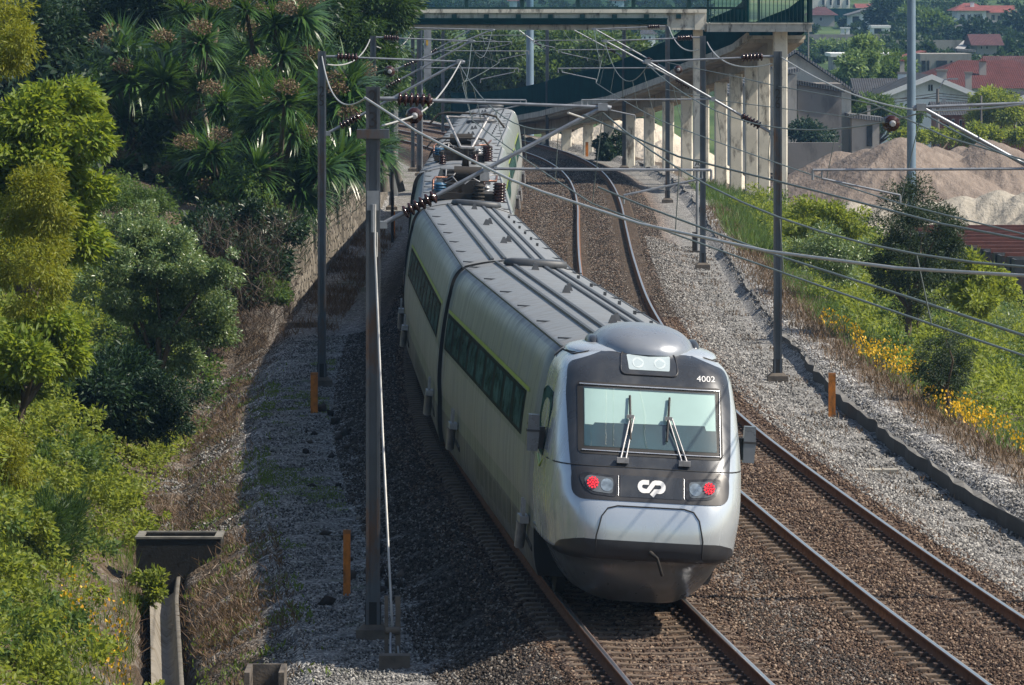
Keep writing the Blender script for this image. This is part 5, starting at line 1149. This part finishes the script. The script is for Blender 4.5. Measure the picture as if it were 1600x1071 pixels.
for k in range(9):
    y = 202.5+3.5*k; x = 18.2-.22*k; z = -1.2-.02*k
    e = empty("hopper_bin", (x, y, -4.2), .03, ("dark steel hopper bin, nearest of the row at the right edge" if k == 0 else "dark steel hopper bin in the row before the pale sand heap"), "hopper", "dark hopper bins in a row")
    if k: e['label'] = "dark steel hopper bin in the row before the pale sand heap"
    b = MB(); h = z+4.2; o1 = [(0,0),(5.2,0),(5.2,2.7),(0,2.7)]; o2 = [(.5,.6),(4.7,.6),(4.7,2.1),(.5,2.1)]; th = .08
    V = [(a, c, h) for a, c in o1]+[(a, c, h-1.1) for a, c in o1]+[(a, c, .6) for a, c in o2]+[(a+(th if a < 2 else -th), c+(th if c < 1 else -th), h) for a, c in o1]+[(a, c, h-1.6) for a, c in o2]
    F = []
    for j in range(4):
        q = (j+1) % 4; F += [(j, q, 4+q, 4+j), (4+j, 4+q, 8+q, 8+j), (j, 12+j, 12+q, q), (12+j, 16+j, 16+q, 12+q)]
    F += [(8,9,10,11), (16,17,18,19)]; b.add(V, F); b.build("hopper_body", HOP, e)
    b = MB(); b.box((2.6,2.72,h+.05), (5.3,.16,.16)); b.build("rear_rim", RST, e); b = MB(); b.box((0.0,1.35,h-.6), (.12,.18,1.3)); b.box((0,.2,h-1.8), (.14,.14,2.6)); b.build("rib", HOP, e)
# houses
HOUSES = []
def wallm(name, c, st=.25): return simple(name, c, .9, 0, .10, .5, 0, .2, tuple(x*.55 for x in c), .7)
WHW = wallm("white render", (.74,.76,.78)); CRW = wallm("cream render", (.62,.60,.54)); GRW = wallm("grey render", (.36,.345,.32)); DGW = wallm("dark grey render", (.19,.178,.168)); STW = wallm("granite wall", (.25,.24,.225)); BRW = simple("brick wall", (.20,.085,.055), .9, 0, .3, 3)
def tile(name, c):
    t = NT(name); v = t.pos(); w = t.node("ShaderNodeTexWave"); w.inputs["Scale"].default_value = 1.6; t.put(w.inputs["Vector"], v); n = t.noise(v, .9, 5, .6)
    col = t.ramp(n, [(.3, tuple(x*.65 for x in c)), (.55, c), (.75, tuple(x*1.25 for x in c))]); t.bump(w.outputs["Fac"], .5, .08); return t.done(t.mix(t.math('MULTIPLY', w.outputs["Fac"], .25), col, tuple(x*.5 for x in c)), .85, 0, .2)
RED = tile("red roof tile", (.085,.027,.025)); PNK = tile("salmon roof tile", (.21,.07,.06)); MAR = tile("old maroon tile", (.085,.04,.042)); SLT = tile("slate roof", (.050,.052,.058)); GRR = tile("grey roof edge", (.15,.155,.165))
DKW = simple("dark window", (.018,.022,.028), .2, 0, .2); WFR = simple("white frame", (.65,.66,.67), .6, 0, .05); SHT = simple("dark shutter", (.02,.022,.035), .6, 0, .1)
def house(label, x0, x1, ye, yb, d, dep, roof, yr, wm, rm, wins=(), chims=(), ov=.35, ridge=None, name="house", doors=(), cat="house", extra=None):
    HOUSES.append((x0-3, x1+3, min(ye, yr), yb, d)); k = d/FP; X0, X1 = (x0-800)*k, (x1-800)*k; z = lambda py: HC-(py-YH)*k; Ze, Zb, Zr = z(ye), z(yb), z(yr); w = X1-X0
    e = empty(name, ((X0+X1)/2, d, Zb), 0, label, cat); o = Vector(e.location); hw = w/2
    b = MB(); h = Ze-Zb
    b.prism([(-hw,0,-1.5),(hw,0,-1.5),(hw,0,h),(-hw,0,h)] if roof != 'gable' else [(-hw,0,-1.5),(hw,0,-1.5),(hw,0,h),(((ridge-800)*k-o.x) if ridge else 0,0,Zr-Zb-.12),(-hw,0,h)], (0,dep,0)); b.build("walls", wm, e)
    r = MB(); hr = Zr-Zb; rx = ((ridge-800)*k-o.x) if ridge else 0
    if roof == 'gable':
        for (xa, sgn) in ((-hw, -1), (hw, 1)):
            sl = (hr-h)/abs(rx-xa); ex = xa+sgn*ov; ez = h-sl*ov; t_ = .22
            r.prism([(ex,-ov,ez),(rx,-ov,hr),(rx,-ov,hr+t_),(ex,-ov,ez+t_)], (0,dep+2*ov,0))
            if rm is SLT: f_ = MB(); f_.prism([(ex,-ov-.12,ez-.12),(rx,-ov-.12,hr-.12),(rx,-ov-.12,hr+t_+.1),(ex,-ov-.12,ez+t_+.1)], (0,.11,0)); f_.build("fascia", WFR, e)
    elif roof == 'side':
        r.prism([(-hw-ov,-ov,h-.1),(-hw-ov,dep+ov,h-.1),(-hw-ov,dep/2,hr)], (w+2*ov,0,0))
    elif roof == 'hip':
        a = min(dep/2, w*.32); r.add([(-hw-ov,-ov,h),(hw+ov,-ov,h),(hw+ov,dep+ov,h),(-hw-ov,dep+ov,h),(-hw+a,dep/2,hr),(hw-a,dep/2,hr)], [(0,1,5,4),(1,2,5),(2,3,4,5),(3,0,4),(0,3,2,1)])
    elif roof == 'lean':
        r.prism([(-hw-ov,-ov,h),(hw+ov,-ov,hr),(hw+ov,-ov,hr+.3),(-hw-ov,-ov,h+.3)], (0,dep+2*ov,0))
    elif roof == 'flat':
        r.box((0,dep/2,h+.2), (w+2*ov,dep+2*ov,.4))
    ro = r.build("roof", rm, e)
    for wn_ in wins:
        xa, ya, xb, yb_ = wn_[:4]; shut = len(wn_) > 4
        cx, cz, ww, hh = ((xa+xb)/2-800)*k-o.x, z((ya+yb_)/2)-Zb, (xb-xa)*k, (yb_-ya)*k
        f = MB(); f.box((cx,-.04,cz), (ww,.10,hh)); wi = f.build("window", WFR, e); g = MB(); g.box((cx,-.10,cz), (ww*.80,.04,hh*.86)); g.build("pane", DKW, wi)
        if shut:
            for sg in (-1, 1): q = MB(); q.box((cx+sg*(ww*.5+ww*.22),-.10,cz), (ww*.36,.08,hh*1.05)); q.build("shutter", SHT, wi)
    for xa, ya, xb, yb_ in doors:
        g = MB(); g.box((((xa+xb)/2-800)*k-o.x,-.05,z((ya+yb_)/2)-Zb), ((xb-xa)*k,.12,(yb_-ya)*k)); g.build("door", DKW, e)
    for ch in chims:
        px, yt, y2, pw, cap = ch; cx = (px-800)*k-o.x; cw = pw*k; zt, z2 = z(yt)-Zb, z(y2)-Zb; dd = 1.2 if roof != 'hip' else dep*.22
        g = MB(); g.box((cx,dd,(zt+z2)/2-.4), (cw,cw*.8,zt-z2+.8)); c = g.build("chimney", WHW if cap == 'w' else GRW, ro)
        g = MB(); q = cw*.72
        if cap == 'r': g.add([(cx-q,dd-q,zt),(cx+q,dd-q,zt),(cx+q,dd+q,zt),(cx-q,dd+q,zt),(cx,dd,zt+cw*.5)], [(0,1,4),(1,2,4),(2,3,4),(3,0,4),(0,3,2,1)])
        else: g.box((cx,dd,zt+.08), (cw*1.25,cw,.18))
        g.build("chimney_cap", RED if cap == 'r' else DGW, ro)
    return e
house("large cream gable-ended warehouse right of mast 26", 1150, 1330, 142, 240, 430, 26, 'gable', 82, CRW, GRR, ridge=1243, ov=.8, name="warehouse", cat="warehouse")
house("windowless dark grey annex built against the cream warehouse", 1246, 1315, 131, 226, 422, 6, 'lean', 145, DGW, SLT, name="annex", cat="annex", ov=.25)
house("narrow grey lean-to by the ramp pier beside the dark annex", 1226, 1245, 117, 228, 421.5, 6, 'lean', 112, GRW, GRR, name="annex", cat="annex", ov=.2)
house("small grey hut with a dark doorway right of the warehouse", 1331, 1374, 184, 232, 426, 5, 'lean', 190, GRW, GRR, doors=((1354,195,1363,229),), chims=((1359,169,186,5,'x'),), name="hut", cat="hut", ov=.3)
house("white gabled house with a small twin window and dark roof behind the brick house", 1378, 1528, 152, 232, 470, 16, 'gable', 122, WHW, SLT, wins=((1450,132,1453.3,143),(1454,132,1457.5,143)), chims=((1473,112,128,15,'x'),(1515,116,140,10,'x')), ridge=1455, ov=.7)
house("low house with a long dark slate roof left of the white gabled one", 1345, 1450, 148, 225, 487, 10, 'side', 124, WHW, SLT, chims=((1411,116,140,13,'w'),(1411,96,112,7,'r')), ov=.6)
house("house under a broad red tiled hip roof with tall capped chimney, beyond the white gable", 1436, 1680, 138, 215, 512, 24, 'hip', 97, WHW, RED, wins=((1574,143,1590,153),), chims=((1543,97,124,11,'r'),), ov=1.0)
house("brick house with dark roof and white porch behind the pinkish heap", 1468, 1535, 178, 232, 452, 9, 'side', 161, BRW, SLT, wins=((1487,186,1491,203),(1499,187,1503,202),(1508,187,1512,202)), doors=((1478,185,1483,204),), ov=.5)
house("brown brick house with a white sign panel at the right edge", 1572, 1660, 163, 240, 448, 10, 'gable', 150, BRW, SLT, wins=((1587,188,1610,202),), ov=.5)
house("white house with a maroon roof on the right edge above the red roofs", 1552, 1700, 112, 160, 560, 14, 'side', 89, CRW, MAR, ov=.5, chims=((1573,104,116,7,'r'),))
house("unroofed grey stone building with blue openings on the slope", 1438, 1518, 90, 120, 640, 10, 'flat', 89, STW, STW, doors=((1440,95,1446,112),(1449,95,1452,112),(1463,95,1480,108),(1485,95,1488,103)), ov=0, name="stone_ruin", cat="ruin")
house("salmon-roofed long shed left of the grey stone building", 1400, 1442, 97, 112, 655, 9, 'lean', 84, GRW, PNK, ov=.4, name="shed", cat="shed")
house("small house with a maroon roof and two white windows on the steep lane", 1527, 1558, 70, 86, 760, 12, 'side', 54, GRW, MAR, wins=((1532,72,1535,77),(1540,72,1544,77)), ov=.9)
house("grey open-fronted shed left of the maroon-roofed house", 1499, 1521, 80, 90, 735, 7, 'lean', 82, DGW, GRR, ov=.3, name="shed", cat="shed")
house("white villa with salmon hip roof and dark shutters high on the hillside", 1496, 1541, 17, 38, 970, 12, 'hip', 5, WHW, PNK, wins=((1502.5,23,1505.5,33,1),(1513,23,1516,33,1),(1523,22.5,1526,33,1),(1530,22.5,1533,33,1)), chims=((1521,4,14,6,'w'),), ov=.9)
house("terrace wing with a maroon awning beside the white hillside villa", 1541, 1583, 19, 36, 972, 9, 'side', 9, GRW, PNK, doors=((1549,24,1554,32),(1559,25,1566,32),(1572,25,1576,32)), ov=.6)
house("grey concrete garage below the white hillside villa", 1490, 1517, 45, 62, 900, 8, 'lean', 40, GRW, GRR, ov=.2, name="garage", cat="garage")
house("red plastered retaining house under the villa terrace", 1517, 1558, 37, 53, 940, 8, 'flat', 36, simple("maroon render", (.16,.07,.075), .9), GRW, ov=.1, name="terrace_house", cat="house")
house("grey house with a maroon hip roof beside the footbridge landing", 1266, 1304, 24, 42, 980, 10, 'hip', 11, GRW, MAR, wins=((1280,27,1285,33),), ov=.7)
house("white gabled house half hidden by dark trees on the hillside", 1330, 1380, 24, 41, 960, 12, 'gable', 11, WHW, GRR, wins=((1349,28,1354,32),), doors=((1332,26,1342,38),), ridge=1374, ov=.7)
house("long low building with a bright salmon roof at the top of the picture", 1342, 1418, 12, 18, 1060, 10, 'side', 6, WHW, PNK, ov=.6)
house("pale apartment block cut by the top edge right of the footbridge", 1268, 1328, -12, 13, 1090, 12, 'flat', -13, CRW, GRW, wins=((1284,-2,1289,9),(1307,-2,1313,9),(1322,-2,1326,9),(1296,-2,1300,9)), ov=.2, name="apartment_block", cat="building")
house("white roadside garage with one dark door on the hillside", 1363, 1390, 44, 53, 880, 6, 'flat', 43, WHW, WFR, doors=((1366,45,1377,53),), ov=.2, name="garage", cat="garage")
house("long flat-roofed white building behind the pale poplar", 1303, 1399, 89, 101, 660, 12, 'flat', 86, GRW, WFR, doors=((1302,91,1312,101),), ov=.4, name="flat_roofed_building", cat="building")
house("white blocks on the skyline right of the salmon roof", 1386, 1398, -10, 6, 1120, 8, 'flat', -11, WHW, WFR, ov=.1, name="house", cat="house")
house("tiny white house seen through the footbridge glass", 955, 975, 0, 9, 1050, 9, 'side', -8, WHW, PNK, wins=((960,2,963,6),), ov=.4)
house("tiny red-roofed house seen through the middle of the footbridge glass", 796, 808, 1, 8, 1060, 8, 'side', -4, WHW, PNK, ov=.4)
house("white house glimpsed between the far mast and the bridge end", 1000, 1024, 54, 66, 800, 9, 'hip', 44, WHW, SLT, wins=((1006,57,1009,62),(1014,57,1017,62)), ov=.4)
house("low salmon roof just over the ramp screen", 1018, 1034, 96, 104, 700, 8, 'side', 89, WHW, PNK, ov=.3)
# hillside walls, lane and field edge
def wall(label, x0, x1, yt, yb, d, mat, th=.6, name="terrace_wall"):
    a = Q(x0, yb, d); c = Q(x1, yt, d); b = MB(); b.box(((a.x+c.x)/2, d, (a.z+c.z)/2-.6), (c.x-a.x, th, c.z-a.z+1.2)); tag(b.build(name, mat), label, "wall")
wall("long weathered stone terrace wall across the hillside behind the lighting pole", 1400, 1502, 63, 92, 790, STW); wall("lower stone wall on the left of the hillside below the gate posts", 1262, 1400, 54, 66, 830, STW)
wall("green sports fence wall on the hillside above the grey house", 1285, 1345, 14, 24, 1000, TEAL); wall("dark boundary wall at the foot of the warehouse", 1225, 1310, 223, 245, 405, DGW)
b = MB(); p = [Q(1478,92,720), Q(1494,92,720), Q(1520,66,790), Q(1505,66,790)]; b.add([v+Vector((0,0,.2)) for v in p], [(0,1,2,3)]); tag(b.build("lane", simple("pale lane", (.27,.27,.265), .9, 0, .2, .4)), kind="structure")
for i, px in enumerate((1316.5, 1324.5)):
    c = Q(px, 54, 860); b = MB(); b.box((c.x, 860, c.z+.3), (.6,.6,1.2)); b.box((c.x, 860, c.z+1.0), (.8,.8,.2)); tag(b.build("gate_post", WFR), "small white gate post, the %s of two on the hillside hedge" % ("left" if i == 0 else "right"), "gate post")
# utility poles
for (px, yt, yb, d, lab) in ((1465,139,225,440,"dark wooden utility pole with brackets in front of the white gable"),(1533,150,222,435,"slim dark pole left of the tree by the brick house"),(1374,148,190,445,"short grey pole right of the warehouse hedge"),(1263,50,80,640,"thin pole on the roof line behind the warehouse")):
    k = d/FP; c = Q(px, yb, d); e = empty("utility_pole", c, 0, lab, "pole"); h = (yb-yt)*k; b = MB(); b.tube([(0,0,-2),(0,0,h)], [.17 if px == 1465 else .10,.12 if px == 1465 else .08], 8); b.build("post", DGW, e)
    if px == 1465: b = MB(); b.box((.3,0,h-.6), (.7,.1,.1)); b.box((.5,-.1,h-.9), (.3,.2,.3)); b.tube([(0,0,h-.2),(.5,-.1,h+.7),(1.1,-.1,h+.8)], .05, 6); b.box((1.3,-.1,h+.78), (.6,.2,.12)); b.build("lamp_bracket", TUBE, e)
for y0, y1 in ((146,152),(150,157),(154,149)): cable([Q(1300,y1+20,436), Q(1380,y1+6,438), Q(1465,y0,440), Q(1560,y0+9,440), Q(1660,y0+20,440)], .035, "%s black service cable strung between the village utility poles" % ("highest" if y0 == 146 else "middle" if y0 == 150 else "lowest"), UNDER)
# village and hillside trees
vt = lambda lab, lob, d, m_, n=5000, L=.5, name="tree", **k: plant(name, lab, "tree", lob, d, n, L, L*.5, m_, 60, k.pop('cr', 1.0), dj=3, r0=.2, base=lob[0][0], **k)
vt("tall pale-leaved poplar behind the warehouse roof", [(1345,75,14),(1352,95,18),(1328,105,16),(1318,120,14),(1360,70,9),(1338,115,18)], 500, LF_VINE, 8000, .42, name="poplar", cr=.8)
vt("dark green tree right of the pale poplar", [(1360,125,22),(1385,115,18),(1350,140,22),(1378,135,20)], 505, LF_MID, 7000, .42)
vt("dark tree at the right end of the warehouse hedge", [(1400,100,14),(1410,115,16),(1395,130,18)], 520, LF_MID, 4500, .42)
vt("leafy tree in front of the brick house at the right", [(1550,160,24),(1570,175,22),(1540,185,20),(1560,195,20),(1575,150,16)], 438, LF_HERB, 9000, .30, cr=.7)
vt("dark hedge below the white gabled house", [(1350,165,14),(1370,170,16),(1390,178,16),(1340,172,12),(1420,178,16),(1395,190,16),(1410,200,14)], 433, LF_MID, 9000, .30, name="hedge", cr=.7)
vt("bright weedy bank above the pinkish heap", [(1430,215,10),(1460,214,10),(1490,212,10),(1520,212,12),(1550,214,12),(1590,216,12),(1400,216,10)], 405, LF_HERB, 8000, .30, name="weedy_bank", cr=.6)
vt("creeper bush against the dark grey annex", [(1255,205,16),(1275,212,14),(1290,215,10)], 415, LF_DARK, 3500, .3, name="creeper", cr=.7)
vt("dark rounded trees in front of the white hillside gable", [(1390,25,20),(1410,30,22),(1375,32,16),(1400,42,18)], 930, LF_DARK, 6000, .9, cr=1.8)
vt("broad dark tree left of the hillside villa", [(1450,40,24),(1470,50,22),(1440,55,20),(1430,35,18)], 905, LF_MID, 7000, .9, cr=1.8)
vt("tree right of the hillside villa at the picture's edge", [(1585,50,22),(1600,40,20),(1575,58,16),(1595,65,18)], 900, LF_DARK, 6000, .9, cr=1.8)
vt("dark trees under the hillside villa's garage", [(1530,50,14),(1545,55,14),(1480,58,16),(1510,60,12)], 870, LF_DARK, 5000, .8, cr=1.6)
vt("row of pale vine pergolas on the green hillside field", [(1285,74,5),(1297,73,5),(1309,74,5),(1321,75,5),(1333,74,5)], 740, LF_VINE, 2500, .5, name="vine_row", cr=1.0, trunk=False)
pos = []
def wood():
    P_ = []; A_ = []
    bands = [(1255,1620,600,1090,230),(560,1110,900,1190,170),(1005,1110,600,900,26),(560,760,470,800,40),(860,1020,430,520,24),(1240,1620,1130,1300,70)]
    for x0, x1, d0, d1, n in bands:
        for i in range(n):
            dd = random.uniform(d0, d1); px = random.uniform(x0, x1); r = random.uniform(6, 13)*dd/FP
            if dd > 1120: r *= 1.5
            zb = float(hill_z(dd)); py = YH+FP*(HC-zb)/dd; top = py-2*r*FP/dd; rp = r*FP/dd
            if any(h[4] > dd-15 and px+rp > h[0] and px-rp < h[1] and top < h[3]-.25*(h[3]-h[2]) and py > h[2] for h in HOUSES): continue
            if 1268 < px < 1345 and 60 < py < 92: continue
            x = (px-800)/FP*dd; p, o_ = crown_points([(x, dd, zb+r*.85, r, r, r*.95)], 190, 12, r*.42, .5, .8); P_.append(p); A_.append(o_)
    p = np.concatenate(P_); a = np.concatenate(A_)+unit(len(p))*.6; nr = unit(len(p))*.7; nr[:, 2] += .6; V, F = leaf_arrays(p, a, nr, .75*rng.uniform(.6, 1.3, len(p)), .45)
    o = link("hillside_wood", arrmesh("hillside_wood", V, F), None, leafmat("hillside leaf", (.016,.04,.018), (.03,.065,.026), (.055,.10,.04), .3)); tag(o, "mixed trees and scrub covering the hillside between the houses", "woodland", kind="stuff")
wood()
# ---------------------------------------------------------------- air
b = MB(); b.box((50, 760, 7), (1720, 1680, 38)); t = bpy.data.materials.new("blue haze"); t.use_nodes = True; n_ = t.node_tree.nodes; n_.remove(n_["Principled BSDF"])
pv = n_.new("ShaderNodeVolumePrincipled"); pv.inputs["Color"].default_value = (.30,.60,1.0,1); pv.inputs["Density"].default_value = 0.00013; pv.inputs["Anisotropy"].default_value = .2
t.node_tree.links.new(pv.outputs[0], n_["Material Output"].inputs["Volume"]); tag(b.build("haze", t), "thin blue summer haze over the valley", kind="stuff")
